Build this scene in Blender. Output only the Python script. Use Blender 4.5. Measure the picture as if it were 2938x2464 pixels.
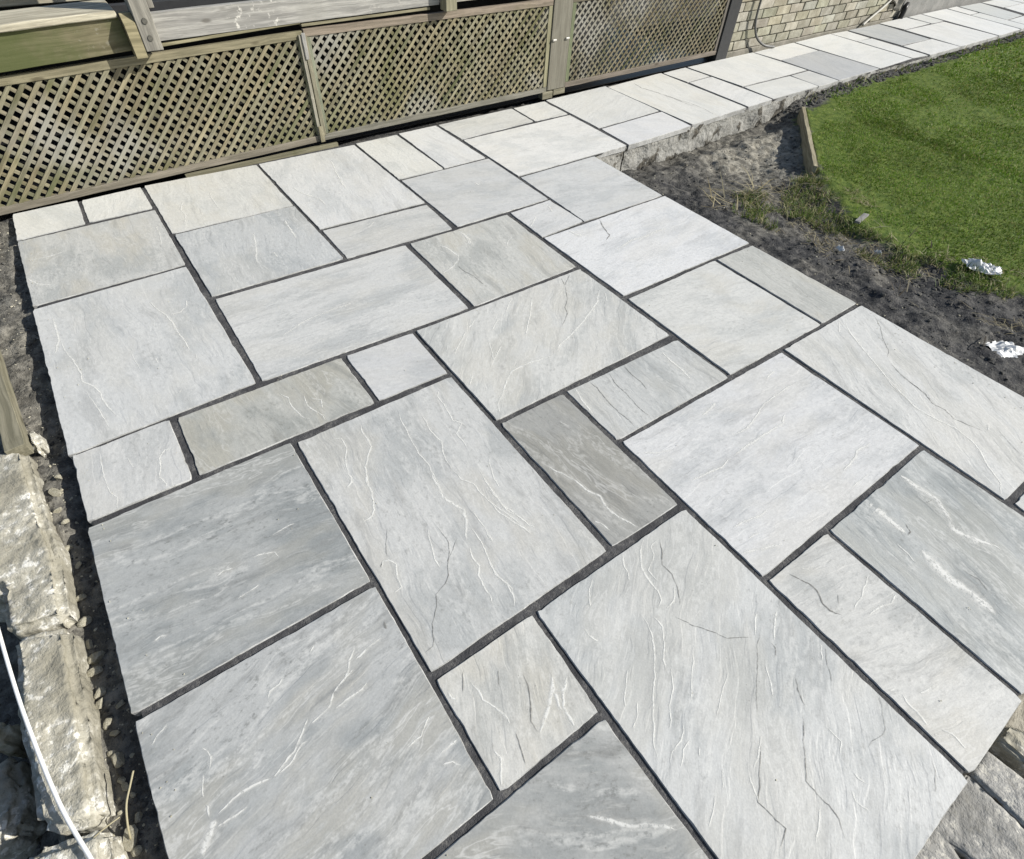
import bpy, bmesh, math, random
import numpy as np
from mathutils import Vector, Matrix, noise as mnoise

for o in list(bpy.data.objects):
    bpy.data.objects.remove(o, do_unlink=True)
SC = bpy.context.scene
COL = SC.collection
R_ = math.radians

# ------------------------------------------------------------------ camera
CAM_H = 1.455
cam_d = bpy.data.cameras.new('camera')
cam_d.sensor_fit = 'HORIZONTAL'; cam_d.sensor_width = 36.0
cam_d.lens = 36.0 * 1567.18 / 2938.0
cam_d.clip_start = 0.05; cam_d.clip_end = 500.0
cam = bpy.data.objects.new('camera', cam_d); COL.objects.link(cam)
RC = ((0.81455257, -0.57826922, 0.04592181), (-0.41070139, -0.63079673, -0.6583463), (0.40966873, 0.51739752, -0.75131308))
cam.matrix_world = Matrix(((RC[0][0], -RC[1][0], -RC[2][0], 0.0), (RC[0][1], -RC[1][1], -RC[2][1], 0.0),
                           (RC[0][2], -RC[1][2], -RC[2][2], CAM_H), (0, 0, 0, 1)))
SC.camera = cam

# ------------------------------------------------------------------ sky and sun
SUN_DIR = Vector((-0.110, 0.085, -0.088)).normalized()       # direction the light travels
sun_el = math.asin(-SUN_DIR.z)
world = bpy.data.worlds.new('World'); SC.world = world; world.use_nodes = True
wn = world.node_tree
for n in list(wn.nodes): wn.nodes.remove(n)
sky = wn.nodes.new('ShaderNodeTexSky'); sky.sky_type = 'NISHITA'; sky.sun_disc = False
sky.sun_elevation = sun_el; sky.sun_rotation = math.atan2(-SUN_DIR.x, -SUN_DIR.y)
sky.air_density = 1.0; sky.dust_density = 1.2; sky.ozone_density = 0.8
bg = wn.nodes.new('ShaderNodeBackground'); bg.inputs['Strength'].default_value = 0.09
wo = wn.nodes.new('ShaderNodeOutputWorld')
wn.links.new(sky.outputs[0], bg.inputs[0]); wn.links.new(bg.outputs[0], wo.inputs[0])
sun_d = bpy.data.lights.new('sun', 'SUN'); sun_d.energy = 5.0; sun_d.angle = R_(0.53); sun_d.color = (1.0, 0.965, 0.90)
sun = bpy.data.objects.new('sun', sun_d); COL.objects.link(sun)
sun.rotation_euler = SUN_DIR.to_track_quat('-Z', 'Y').to_euler(); sun.location = (6, -5, 6)
SC.view_settings.view_transform = 'Standard'; SC.view_settings.look = 'None'
SC.view_settings.exposure = 0.33; SC.view_settings.gamma = 1.0
SC.view_settings.use_curve_mapping = False

SC.render.engine = 'CYCLES'
SC.cycles.max_bounces = 6; SC.cycles.diffuse_bounces = 3; SC.cycles.glossy_bounces = 2; SC.cycles.transparent_max_bounces = 6

SLABS = [
 (1,((-0.4748,3.5317),(-0.1909,3.537),(-0.1954,3.2585),(-0.4802,3.246)),(0.757,0.757,0.718),-66,0.07,0.40),
 (2,((-0.1738,3.5241),(0.1108,3.5378),(0.1135,3.2646),(-0.1753,3.2643)),(0.749,0.749,0.711),82,0.07,0.40),
 (3,((-0.4799,3.2295),(0.1177,3.2363),(0.1174,2.6461),(-0.4806,2.6423)),(0.579,0.582,0.557),-90,0.45,0.60),
 (4,((-0.4847,2.6189),(0.1143,2.6302),(0.1284,1.7134),(-0.482,1.6973)),(0.625,0.632,0.618),-88,0.07,0.50),
 (5,((-0.4731,1.6885),(-0.1793,1.6882),(-0.18,1.3895),(-0.4728,1.392)),(0.625,0.625,0.605),-99,0.07,0.40),
 (6,((-0.1545,1.6821),(0.4466,1.6751),(0.4479,1.3832),(-0.1578,1.3917)),(0.485,0.486,0.45),-80,0.35,0.70),
 (7,((0.4673,1.6736),(0.7536,1.6614),(0.7515,1.3772),(0.4678,1.3833)),(0.618,0.622,0.615),-22,0.07,0.40),
 (8,((-0.4794,1.3697),(0.127,1.3672),(0.13,0.7593),(-0.4807,0.7633)),(0.428,0.439,0.43),-8,0.07,0.90),
 (9,((0.1463,1.3527),(0.7527,1.3527),(0.753,0.4542),(0.1486,0.4469)),(0.601,0.604,0.585),-93,0.17,0.60),
 (10,((-0.4791,0.7412),(0.1336,0.738),(0.1288,0.1347),(-0.4775,0.135)),(0.488,0.497,0.487),12,0.23,1.00),
 (11,((0.1475,0.4221),(0.4482,0.4236),(0.4393,0.1349),(0.148,0.134)),(0.641,0.634,0.594),-112,0.25,0.60),
 (13,((0.4635,0.4215),(1.0627,0.426),(1.0587,-0.4754),(0.456,-0.478)),(0.617,0.624,0.607),-143,0.07,0.60),
 (14,((1.0834,0.113),(1.3725,0.112),(1.3616,-0.4725),(1.0776,-0.4737)),(0.603,0.603,0.577),-15,0.20,0.60),
 (15,((1.3899,0.1107),(1.9804,0.1167),(1.9885,-0.47),(1.3776,-0.4687)),(0.459,0.477,0.467),-100,0.07,0.90),
 (16,((1.0853,0.7427),(1.9932,0.7377),(1.9893,0.1346),(1.0805,0.1311)),(0.681,0.684,0.676),-5,0.12,0.50),
 (17,((0.7769,1.0468),(1.0576,1.0456),(1.0585,0.4505),(0.7784,0.453)),(0.384,0.384,0.362),-80,0.15,0.80),
 (18,((1.081,1.0458),(1.6728,1.0336),(1.6773,0.758),(1.0775,0.7589)),(0.57,0.577,0.558),-94,0.07,0.60),
 (19,((0.7736,1.6626),(1.6658,1.6633),(1.6701,1.0725),(0.7732,1.0676)),(0.642,0.642,0.612),-131,0.15,0.55),
 (20,((1.6952,1.357),(2.2988,1.3667),(2.3058,0.7581),(1.6946,0.763)),(0.67,0.67,0.638),-12,0.20,0.45),
 (21,((2.318,1.3636),(2.5896,1.3586),(2.5989,0.7631),(2.3206,0.7589)),(0.546,0.546,0.507),-95,0.25,0.40),
 (22,((2.0174,0.7404),(2.6012,0.7401),(2.603,-0.163),(2.0017,-0.1578)),(0.658,0.659,0.634),-118,0.07,0.55),
 (23,((0.152,2.3074),(1.0522,2.2836),(1.0458,1.6826),(0.1509,1.7081)),(0.628,0.632,0.615),-4,0.07,0.50),
 (24,((1.0774,2.2815),(1.6643,2.278),(1.6636,1.6891),(1.0727,1.6811)),(0.573,0.574,0.539),-98,0.35,0.60),
 (25,((0.141,2.934),(0.7356,2.9269),(0.7475,2.3228),(0.1476,2.3354)),(0.566,0.579,0.573),-98,0.07,0.60),
 (26,((0.7625,2.6145),(1.347,2.5919),(1.3375,2.3024),(0.7629,2.3196)),(0.61,0.611,0.588),-4,0.07,0.40),
 (27,((1.6909,2.2821),(1.9699,2.2928),(1.9799,2.0083),(1.6882,1.9917)),(0.672,0.676,0.665),12,0.07,0.40),
 (28,((1.6901,1.981),(2.5864,1.9902),(2.5973,1.384),(1.6979,1.3876)),(0.74,0.744,0.739),4,0.07,0.45),
 (29,((0.1307,3.5425),(0.7291,3.5149),(0.7353,2.9387),(0.1352,2.9545)),(0.69,0.69,0.654),-92,0.20,0.40),
 (30,((0.7407,3.5122),(1.3413,3.504),(1.3534,2.6163),(0.7579,2.6335)),(0.707,0.711,0.695),-99,0.07,0.40),
 (31,((1.3548,3.507),(1.6452,3.5109),(1.6562,2.9298),(1.3602,2.934)),(0.74,0.74,0.699),-88,0.07,0.40),
 (32,((1.6644,3.5228),(1.9512,3.5298),(1.9635,2.9386),(1.6665,2.9334)),(0.752,0.755,0.739),-76,0.07,0.40),
 (33,((1.365,2.9139),(1.973,2.9194),(1.9728,2.3074),(1.3708,2.3039)),(0.619,0.626,0.616),-18,0.07,0.40),
 (34,((1.9668,3.5295),(2.597,3.5489),(2.5938,3.2763),(1.9859,3.2503)),(0.677,0.677,0.645),-1,0.07,0.40),
 (35,((2.6128,3.5487),(2.9033,3.5543),(2.9034,3.2705),(2.6077,3.2739)),(0.762,0.758,0.719),9,0.07,0.40),
 (36,((1.9836,3.2319),(2.9032,3.2498),(2.8967,2.6405),(1.993,2.6233)),(0.787,0.783,0.751),-6,0.07,0.40),
 (37,((1.9949,2.6077),(2.5884,2.619),(2.5832,2.0061),(1.9855,2.005)),(0.64,0.647,0.636),-9,0.07,0.40),
 (38,((2.9288,3.5693),(3.5619,3.6021),(3.5685,2.9964),(2.9309,2.9577)),(0.73,0.731,0.703),25,0.07,0.22),
 (39,((2.9339,2.9393),(3.5703,2.9765),(3.5616,2.6691),(2.9199,2.6386)),(0.753,0.753,0.747),-52,0.07,0.22),
 (40,((3.5629,3.5732),(4.2298,3.6301),(4.2405,2.7144),(3.5872,2.6764)),(0.776,0.772,0.729),-87,0.25,0.22),
 (41,((4.2502,3.6201),(4.5556,3.6465),(4.5756,3.3755),(4.2728,3.3529)),(0.771,0.767,0.731),-21,0.07,0.22),
 (42,((4.2713,3.3375),(4.5734,3.3597),(4.5951,2.7349),(4.2739,2.7168)),(0.781,0.777,0.749),25,0.07,0.22),
 (43,((4.5732,3.638),(5.5316,3.6748),(5.5581,3.0782),(4.6198,3.0561)),(0.79,0.79,0.757),-83,0.07,0.22),
 (44,((4.6194,3.0427),(5.2557,3.0484),(5.2557,2.7532),(4.6131,2.7362)),(0.758,0.758,0.723),-16,0.07,0.22),
 (45,((5.2746,3.049),(5.5598,3.0618),(5.5738,2.7589),(5.2627,2.7497)),(0.658,0.659,0.634),-41,0.07,0.22),
 (46,((5.5895,3.3771),(6.2447,3.4134),(6.2709,2.7824),(5.5838,2.7601)),(0.517,0.527,0.53),70,0.07,0.22),
 (47,((5.5521,3.6711),(6.242,3.7141),(6.2388,3.4195),(5.5887,3.3858)),(0.787,0.783,0.751),-27,0.07,0.22),
 (48,((6.2646,3.7102),(6.9445,3.7462),(6.9278,2.8151),(6.2905,2.7832)),(0.78,0.783,0.758),9,0.07,0.22),
 (481,((6.9608,3.7478),(7.2464,3.739),(7.2299,3.4467),(6.965,3.4379)),(0.784,0.783,0.755),32,0.07,0.22),
 (482,((6.9566,3.429),(7.2233,3.428),(7.1982,2.7937),(6.9369,2.8145)),(0.766,0.769,0.749),4,0.07,0.22),
 (49,((7.2861,3.7445),(7.9259,3.7519),(7.864,3.1258),(7.2832,3.1213)),(0.529,0.542,0.539),-78,0.07,0.22),
 (50,((7.9568,3.7633),(8.5873,3.7864),(8.5906,3.49),(7.9748,3.4648)),(0.764,0.768,0.744),-0,0.07,0.22),
 (51,((8.63,3.784),(8.96,3.8),(8.9,3.482),(8.61,3.478)),(0.708,0.716,0.696),-46,0.07,0.22),
 (52,((7.96,3.45),(8.86,3.46),(8.83,2.82),(7.9,2.8)),(0.777,0.777,0.752),86,0.07,0.22),
 (53,((7.27,3.1),(7.88,3.11),(7.88,2.795),(7.24,2.79)),(0.762,0.762,0.737),21,0.07,0.22),
 (54,((8.99,3.8),(9.63,3.81),(9.47,2.84),(8.86,2.82)),(0.812,0.816,0.794),74,0.07,0.22),
 (55,((9.6492,3.8014),(9.9116,3.8189),(9.8451,3.5067),(9.5999,3.4963)),(0.802,0.802,0.78),-74,0.07,0.22),
 (56,((9.59,3.48),(9.86,3.495),(9.76,2.86),(9.49,2.84)),(0.74,0.752,0.731),84,0.07,0.22),
 (57,((9.9448,3.7934),(10.5264,3.7865),(10.3208,3.1717),(9.8191,3.1462)),(0.624,0.641,0.624),-82,0.07,0.22),
 (59,((10.57,3.79),(11.2,3.8),(11.18,3.51),(10.56,3.507)),(0.753,0.761,0.74),-50,0.07,0.22),
 (12,((-0.165,0.1174),(0.4399,0.1172),(0.4435,-0.475),(-0.165,-0.475)),(0.458,0.462,0.444),-33,0.15,1.00),
 (121,((-0.478,0.118),(-0.18,0.118),(-0.18,-0.475),(-0.478,-0.475)),(0.521,0.528,0.513),-74,0.07,0.22),
 (221,((2.0101,-0.1837),(2.6,-0.18),(2.6,-0.475),(2.003,-0.475)),(0.61,0.611,0.588),-46,0.07,0.22),
 (58,((9.83,3.13),(10.3,3.15),(10.25,2.87),(9.78,2.86)),(0.753,0.761,0.74),15,0.07,0.22),
 (60,((10.55,3.49),(11.3,3.5),(11.2,2.9),(10.35,2.88)),(0.796,0.8,0.779),-35,0.07,0.22),
 (61,((11.22,3.81),(12.1,3.83),(12.0,3.53),(11.2,3.52)),(0.761,0.768,0.747),-1,0.07,0.22),
]
# traced pale veins (v) and open cracks (c): slab, kind, width mm, points
VEINS = [
 (3,'v',5,[(-0.462,3.031),(-0.406,3.02),(-0.354,3.023),(-0.312,3.034)]),
 (3,'v',6,[(-0.478,2.88),(-0.444,2.806),(-0.395,2.766)]),
 (29,'v',6,[(0.265,3.274),(0.229,3.176),(0.235,3.1),(0.212,3.03)]),
 (29,'v',5,[(0.406,3.302),(0.396,3.183),(0.397,3.078)]),
 (3,'v',4,[(0.087,3.076),(0.083,2.973),(0.067,2.868)]),
 (4,'v',5,[(-0.081,2.446),(-0.072,2.382),(-0.045,2.298),(-0.037,2.237),(-0.04,2.185),(-0.028,2.124),(-0.019,2.084)]),
 (4,'v',5,[(-0.027,2.296),(0.009,2.293),(0.04,2.322),(0.047,2.367)]),
 (4,'v',5,[(-0.033,2.274),(-0.036,2.212),(-0.034,2.157),(-0.024,2.089),(-0.024,2.021)]),
 (4,'v',3,[(-0.014,1.991),(-0.013,1.953)]),
 (4,'v',7,[(-0.426,2.519),(-0.424,2.436),(-0.425,2.359),(-0.44,2.293),(-0.454,2.261)]),
 (4,'v',5,[(-0.418,2.35),(-0.416,2.278),(-0.4,2.195),(-0.388,2.117),(-0.386,2.048),(-0.359,2.001),(-0.349,1.951),(-0.345,1.893),(-0.33,1.841),(-0.317,1.79)]),
 (4,'v',3,[(-0.388,1.99),(-0.366,1.871),(-0.358,1.806),(-0.353,1.751)]),
 (4,'v',3,[(-0.214,2.125),(-0.208,2.049),(-0.201,2.005)]),
 (4,'v',4,[(-0.142,2.055),(-0.142,2.011)]),
 (4,'v',4,[(-0.104,1.823),(-0.117,1.802)]),
 (5,'v',4,[(-0.192,1.546),(-0.223,1.554),(-0.248,1.529),(-0.25,1.49),(-0.263,1.447),(-0.251,1.411),(-0.257,1.393)]),
 (5,'v',3,[(-0.327,1.587),(-0.327,1.551),(-0.321,1.53)]),
 (5,'v',3,[(-0.399,1.651),(-0.403,1.567),(-0.403,1.507),(-0.398,1.46),(-0.385,1.439),(-0.395,1.396)]),
 (6,'v',3,[(0.178,1.615),(0.198,1.573),(0.195,1.518),(0.204,1.464),(0.223,1.425)]),
 (6,'v',3,[(0.251,1.561),(0.241,1.502),(0.254,1.459),(0.266,1.424),(0.266,1.39)]),
 (6,'v',3,[(0.265,1.53),(0.293,1.498),(0.28,1.456)]),
 (23,'v',4,[(0.292,1.919),(0.338,1.936),(0.392,1.961),(0.443,1.972),(0.497,1.977),(0.552,1.982),(0.601,1.981),(0.65,1.981)]),
 (9,'v',6,[(0.36,1.322),(0.351,1.275),(0.351,1.237),(0.347,1.201),(0.317,1.166),(0.293,1.134),(0.278,1.086),(0.266,1.052)]),
 (9,'v',4,[(0.502,1.292),(0.489,1.259),(0.48,1.198),(0.472,1.139),(0.468,1.091),(0.471,1.023),(0.459,0.972),(0.455,0.927)]),
 (9,'v',4,[(0.563,1.245),(0.557,1.208),(0.55,1.146),(0.556,1.09),(0.533,1.036),(0.525,0.969),(0.528,0.921)]),
 (9,'v',4,[(0.682,1.321),(0.656,1.286),(0.655,1.242),(0.648,1.204),(0.642,1.153),(0.659,1.125),(0.62,1.093),(0.619,1.036),(0.609,1.005)]),
 (9,'v',4,[(0.252,1.308),(0.279,1.29),(0.275,1.242),(0.251,1.197),(0.236,1.137),(0.235,1.109),(0.216,1.093)]),
 (9,'v',6,[(0.29,1.116),(0.27,1.078),(0.266,1.031),(0.244,0.965),(0.222,0.949),(0.192,0.943)]),
 (9,'v',6,[(0.239,1.132),(0.229,1.1),(0.206,1.087)]),
 (9,'v',9,[(0.459,0.999),(0.453,0.935),(0.444,0.891),(0.459,0.843),(0.475,0.812),(0.46,0.775),(0.419,0.713)]),
 (9,'v',4,[(0.458,0.765),(0.457,0.716),(0.454,0.666),(0.437,0.603),(0.435,0.564),(0.447,0.516),(0.435,0.482)]),
 (9,'v',5,[(0.42,0.698),(0.408,0.654),(0.41,0.625),(0.391,0.602),(0.385,0.567),(0.38,0.524),(0.374,0.503)]),
 (9,'v',4,[(0.351,0.817),(0.336,0.788),(0.327,0.755),(0.314,0.718),(0.311,0.679)]),
 (9,'v',4,[(0.529,0.958),(0.528,0.919),(0.553,0.879),(0.552,0.835),(0.556,0.8),(0.565,0.767),(0.579,0.721),(0.591,0.662)]),
 (9,'v',4,[(0.598,0.913),(0.591,0.866),(0.586,0.797),(0.585,0.749),(0.601,0.707),(0.606,0.682)]),
 (9,'v',3,[(0.495,0.803),(0.492,0.743),(0.489,0.7),(0.483,0.665)]),
 (9,'v',4,[(0.171,0.773),(0.186,0.792),(0.201,0.788),(0.214,0.762),(0.198,0.724),(0.193,0.693),(0.164,0.687)]),
 (9,'c',3,[(0.373,0.823),(0.376,0.796),(0.377,0.756),(0.361,0.709),(0.334,0.677),(0.321,0.65),(0.3,0.633),(0.264,0.619),(0.247,0.589),(0.212,0.554),(0.196,0.514),(0.184,0.5),(0.148,0.499)]),
 (9,'c',2,[(0.407,0.74),(0.362,0.704),(0.333,0.682)]),
 (9,'c',2,[(0.245,0.883),(0.206,0.813),(0.201,0.792)]),
 (9,'c',5,[(0.171,0.776),(0.185,0.793)]),
 (9,'v',3,[(0.651,0.942),(0.633,0.9),(0.621,0.855),(0.613,0.816)]),
 (9,'v',4,[(0.583,0.841),(0.584,0.774),(0.585,0.736),(0.604,0.692),(0.61,0.657),(0.623,0.631)]),
 (9,'v',4,[(0.559,0.791),(0.558,0.749),(0.575,0.696),(0.591,0.655),(0.598,0.616)]),
 (9,'v',4,[(0.445,0.633),(0.432,0.577),(0.444,0.534),(0.439,0.495),(0.421,0.465)]),
 (9,'v',3,[(0.489,0.699),(0.485,0.667)]),
 (13,'v',4,[(0.783,0.419),(0.76,0.383),(0.755,0.364),(0.74,0.343)]),
 (13,'v',5,[(0.883,0.424),(0.836,0.397),(0.801,0.356),(0.791,0.321),(0.788,0.275),(0.775,0.25),(0.75,0.238)]),
 (13,'v',3,[(0.911,0.396),(0.872,0.388),(0.861,0.362),(0.81,0.336),(0.809,0.291)]),
 (13,'v',4,[(0.84,0.257),(0.804,0.23),(0.768,0.223)]),
 (13,'v',3,[(0.659,0.411),(0.624,0.386),(0.595,0.347)]),
 (13,'c',4,[(0.918,0.391),(0.859,0.325),(0.86,0.288),(0.842,0.247),(0.803,0.202)]),
 (13,'v',4,[(0.697,0.262),(0.696,0.227),(0.684,0.193),(0.643,0.144),(0.579,0.084),(0.536,0.043),(0.499,0.002),(0.48,-0.031)]),
 (13,'v',4,[(0.721,0.233),(0.723,0.194),(0.697,0.161),(0.661,0.132),(0.644,0.105)]),
 (13,'v',3,[(0.665,0.107),(0.629,0.065),(0.592,0.043),(0.572,0.018),(0.552,0.002)]),
 (13,'v',3,[(0.593,-0.004),(0.558,-0.028),(0.525,-0.031),(0.503,-0.043)]),
 (13,'v',4,[(0.545,0.316),(0.541,0.29),(0.551,0.261)]),
 (13,'v',3,[(0.578,-0.037),(0.55,-0.044),(0.515,-0.066)]),
 (13,'v',3,[(0.587,-0.06),(0.568,-0.079)]),
 (13,'v',3,[(0.756,0.111),(0.685,0.052),(0.645,0.018)]),
 (13,'v',2,[(0.778,0.013),(0.725,-0.013),(0.669,-0.042)]),
 (13,'v',3,[(0.876,-0.029),(0.853,-0.064),(0.823,-0.093)]),
 (13,'v',4,[(0.974,0.071),(0.915,0.034)]),
 (13,'v',4,[(1.026,0.045),(0.948,-0.006)]),
 (13,'v',4,[(0.732,-0.131),(0.696,-0.15),(0.657,-0.168)]),
 (13,'v',3,[(0.639,-0.166),(0.627,-0.192),(0.609,-0.215)]),
 (13,'v',3,[(1.05,-0.081),(1.01,-0.116)]),
 (13,'v',3,[(0.72,-0.3),(0.7,-0.314),(0.654,-0.334)]),
 (13,'v',3,[(0.566,0.168),(0.529,0.134),(0.498,0.104)]),
 (13,'v',3,[(0.534,0.099),(0.509,0.069),(0.48,0.059)]),
 (13,'v',2,[(0.601,-0.122),(0.56,-0.154)]),
 (13,'v',2,[(0.543,-0.146),(0.515,-0.166),(0.48,-0.184)]),
 (13,'c',3,[(0.772,0.199),(0.797,0.148),(0.824,0.111),(0.848,0.071),(0.909,0.034)]),
 (13,'c',2,[(0.941,0.036),(0.884,0.001),(0.786,-0.076),(0.754,-0.101)]),
 (13,'c',3,[(0.917,-0.096),(0.896,-0.119),(0.875,-0.157)]),
 (13,'c',3,[(0.859,-0.158),(0.826,-0.185),(0.799,-0.204),(0.739,-0.253),(0.736,-0.282),(0.742,-0.311),(0.737,-0.34),(0.71,-0.374)]),
 (13,'c',3,[(0.724,-0.133),(0.651,-0.188),(0.613,-0.214),(0.618,-0.241),(0.622,-0.28),(0.584,-0.293),(0.565,-0.304)]),
 (13,'c',2,[(1.051,-0.095),(1.011,-0.13),(0.982,-0.162)]),
 (13,'c',3,[(0.938,0.0),(0.935,-0.02),(0.913,-0.037)]),
 (13,'v',3,[(0.878,-0.214),(0.878,-0.239),(0.881,-0.254),(0.851,-0.267)]),
 (13,'v',4,[(0.812,-0.324),(0.799,-0.342),(0.8,-0.357),(0.805,-0.374)]),
 (13,'v',3,[(0.849,-0.304),(0.846,-0.321),(0.852,-0.341)]),
 (13,'c',2,[(1.059,-0.24),(1.04,-0.265),(0.997,-0.299),(0.981,-0.302),(0.943,-0.297),(0.916,-0.297)]),
 (13,'c',2,[(1.028,-0.403),(1.013,-0.421),(0.964,-0.441)]),
 (13,'c',4,[(0.957,-0.46),(0.962,-0.478)]),
 (14,'c',6,[(1.149,0.101),(1.175,0.041),(1.176,0.013),(1.156,-0.02),(1.154,-0.044),(1.175,-0.075)]),
 (14,'c',3,[(1.219,-0.027),(1.19,-0.048)]),
 (14,'v',4,[(1.354,-0.043),(1.313,-0.058),(1.258,-0.074),(1.212,-0.083)]),
 (14,'v',6,[(1.365,-0.126),(1.322,-0.133),(1.286,-0.119),(1.235,-0.114)]),
 (14,'v',3,[(1.197,0.085),(1.214,0.068),(1.214,0.058)]),
 (14,'v',7,[(1.112,-0.282),(1.102,-0.304),(1.103,-0.328),(1.097,-0.35),(1.087,-0.37),(1.093,-0.39)]),
 (14,'v',4,[(1.113,-0.38),(1.127,-0.404),(1.126,-0.427),(1.12,-0.444)]),
 (14,'v',4,[(1.15,-0.306),(1.173,-0.313),(1.206,-0.32)]),
 (14,'v',3,[(1.086,-0.255),(1.111,-0.264)]),
 (15,'v',26,[(1.59,0.109),(1.592,0.064),(1.59,0.024),(1.586,-0.036)]),
 (15,'v',36,[(1.571,-0.086),(1.555,-0.139),(1.547,-0.195),(1.551,-0.252),(1.552,-0.3),(1.548,-0.33)]),
 (15,'v',18,[(1.797,0.12),(1.795,0.042),(1.806,-0.021),(1.772,-0.072),(1.731,-0.115),(1.746,-0.161),(1.785,-0.218),(1.785,-0.248)]),
 (15,'c',3,[(1.61,-0.199),(1.62,-0.245),(1.602,-0.282)]),
 (15,'c',4,[(1.623,-0.011),(1.604,-0.039),(1.579,-0.038)]),
 (15,'c',3,[(1.989,0.03),(1.976,0.009)]),
 (15,'v',3,[(1.526,-0.032),(1.522,-0.071),(1.51,-0.109)]),
 (22,'v',6,[(2.247,0.471),(2.235,0.408),(2.191,0.311),(2.163,0.237),(2.172,0.17),(2.189,0.107),(2.178,0.039),(2.155,-0.002),(2.105,-0.054),(2.064,-0.115),(1.993,-0.145)]),
 (22,'c',4,[(2.308,0.412),(2.29,0.353),(2.276,0.274),(2.247,0.219),(2.252,0.171),(2.234,0.129),(2.255,0.064),(2.271,0.02)]),
 (22,'v',4,[(2.317,0.041),(2.28,0.019)]),
 (22,'c',2,[(2.333,0.022),(2.288,-0.049),(2.259,-0.109)]),
 (22,'v',5,[(2.432,0.72),(2.375,0.666),(2.319,0.568),(2.253,0.442),(2.206,0.364),(2.184,0.292),(2.17,0.217)]),
 (22,'c',3,[(2.593,0.681),(2.526,0.601),(2.454,0.548),(2.4,0.489),(2.338,0.457)]),
 (22,'c',4,[(2.33,0.444),(2.301,0.386),(2.288,0.328),(2.276,0.263),(2.241,0.216)]),
 (22,'v',4,[(2.413,0.732),(2.324,0.678)]),
 (16,'v',7,[(1.524,0.691),(1.467,0.677),(1.425,0.675)]),
 (16,'v',5,[(1.354,0.481),(1.293,0.471),(1.242,0.48),(1.164,0.49)]),
 (16,'v',3,[(1.109,0.666),(1.162,0.638),(1.22,0.619)]),
 (16,'v',6,[(1.367,0.484),(1.437,0.484),(1.509,0.485),(1.583,0.485),(1.653,0.481),(1.71,0.512)]),
 (16,'v',5,[(1.441,0.545),(1.513,0.539),(1.597,0.56),(1.68,0.585),(1.774,0.588),(1.871,0.592)]),
 (16,'v',6,[(1.639,0.224),(1.736,0.235),(1.77,0.25),(1.846,0.24)]),
 (16,'v',3,[(1.603,0.169),(1.704,0.166)]),
 (16,'v',4,[(1.134,0.292),(1.189,0.286),(1.248,0.271),(1.29,0.275)]),
 (16,'v',6,[(1.088,0.216),(1.14,0.198),(1.181,0.182),(1.219,0.168)]),
 (16,'v',3,[(1.197,0.231),(1.146,0.241)]),
 (16,'v',6,[(1.87,0.681),(1.798,0.668)]),
 (17,'v',7,[(0.794,0.812),(0.816,0.762),(0.837,0.712),(0.845,0.661),(0.866,0.614),(0.855,0.567),(0.862,0.52),(0.891,0.454)]),
 (17,'v',5,[(0.781,0.569),(0.798,0.537),(0.808,0.499)]),
 (17,'v',2,[(0.96,0.942),(0.974,0.898)]),
 (18,'v',7,[(1.56,1.015),(1.55,0.951),(1.549,0.885),(1.536,0.828)]),
 (18,'v',7,[(1.12,1.047),(1.102,0.991),(1.093,0.938),(1.088,0.898)]),
 (18,'c',4,[(1.189,1.046),(1.19,0.995),(1.177,0.906),(1.174,0.857),(1.179,0.811),(1.176,0.758)]),
 (18,'c',4,[(1.366,1.043),(1.359,0.981),(1.359,0.941),(1.353,0.882)]),
 (18,'c',3,[(1.293,1.048),(1.271,0.99),(1.264,0.901),(1.256,0.847),(1.253,0.763)]),
 (19,'v',8,[(1.639,1.49),(1.561,1.418),(1.508,1.389),(1.411,1.34),(1.319,1.302),(1.224,1.271),(1.179,1.238)]),
 (19,'v',8,[(1.17,1.235),(1.104,1.243),(1.051,1.252),(0.967,1.248),(0.924,1.22),(0.872,1.169),(0.818,1.13),(0.796,1.074)]),
 (19,'v',4,[(1.645,1.464),(1.595,1.387)]),
 (19,'v',4,[(1.33,1.603),(1.233,1.49),(1.132,1.383)]),
 (19,'c',4,[(1.519,1.596),(1.482,1.542),(1.458,1.504),(1.409,1.461),(1.385,1.415),(1.306,1.358)]),
 (19,'c',3,[(1.537,1.654),(1.519,1.596),(1.594,1.653)]),
 (19,'v',4,[(1.039,1.496),(1.114,1.554)]),
 (19,'v',3,[(1.247,1.644),(1.165,1.572)]),
 (19,'v',5,[(1.026,1.599),(0.966,1.561)]),
 (19,'v',4,[(0.949,1.553),(0.887,1.501),(0.829,1.451)]),
 (19,'v',4,[(0.825,1.314),(0.788,1.268)]),
 (19,'v',3,[(0.996,1.459),(0.947,1.343),(1.029,1.403)]),
 (28,'v',6,[(1.929,1.718),(1.965,1.703),(2.065,1.73),(2.141,1.72),(2.251,1.724),(2.345,1.727)]),
 (28,'c',8,[(2.073,1.983),(2.029,1.899),(2.006,1.828),(1.95,1.793)]),
 (28,'v',8,[(1.846,1.972),(1.858,1.922),(1.87,1.888)]),
 (28,'v',5,[(2.239,1.718),(2.297,1.727)]),
 (24,'v',6,[(1.349,2.268),(1.355,2.209),(1.326,2.107)]),
 (24,'v',7,[(1.175,2.21),(1.214,2.161),(1.224,2.066),(1.202,2.03),(1.156,1.998),(1.073,1.967)]),
 (24,'c',4,[(1.181,2.007),(1.176,1.956),(1.195,1.881),(1.199,1.767)]),
 (24,'v',5,[(1.473,2.01),(1.523,2.06),(1.559,2.079)]),
 (24,'v',6,[(1.363,2.237),(1.345,2.14),(1.329,2.11)]),
 (27,'v',8,[(1.902,2.276),(1.92,2.234),(1.895,2.171)]),
 (27,'v',6,[(1.784,2.175),(1.689,2.1)]),
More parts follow.
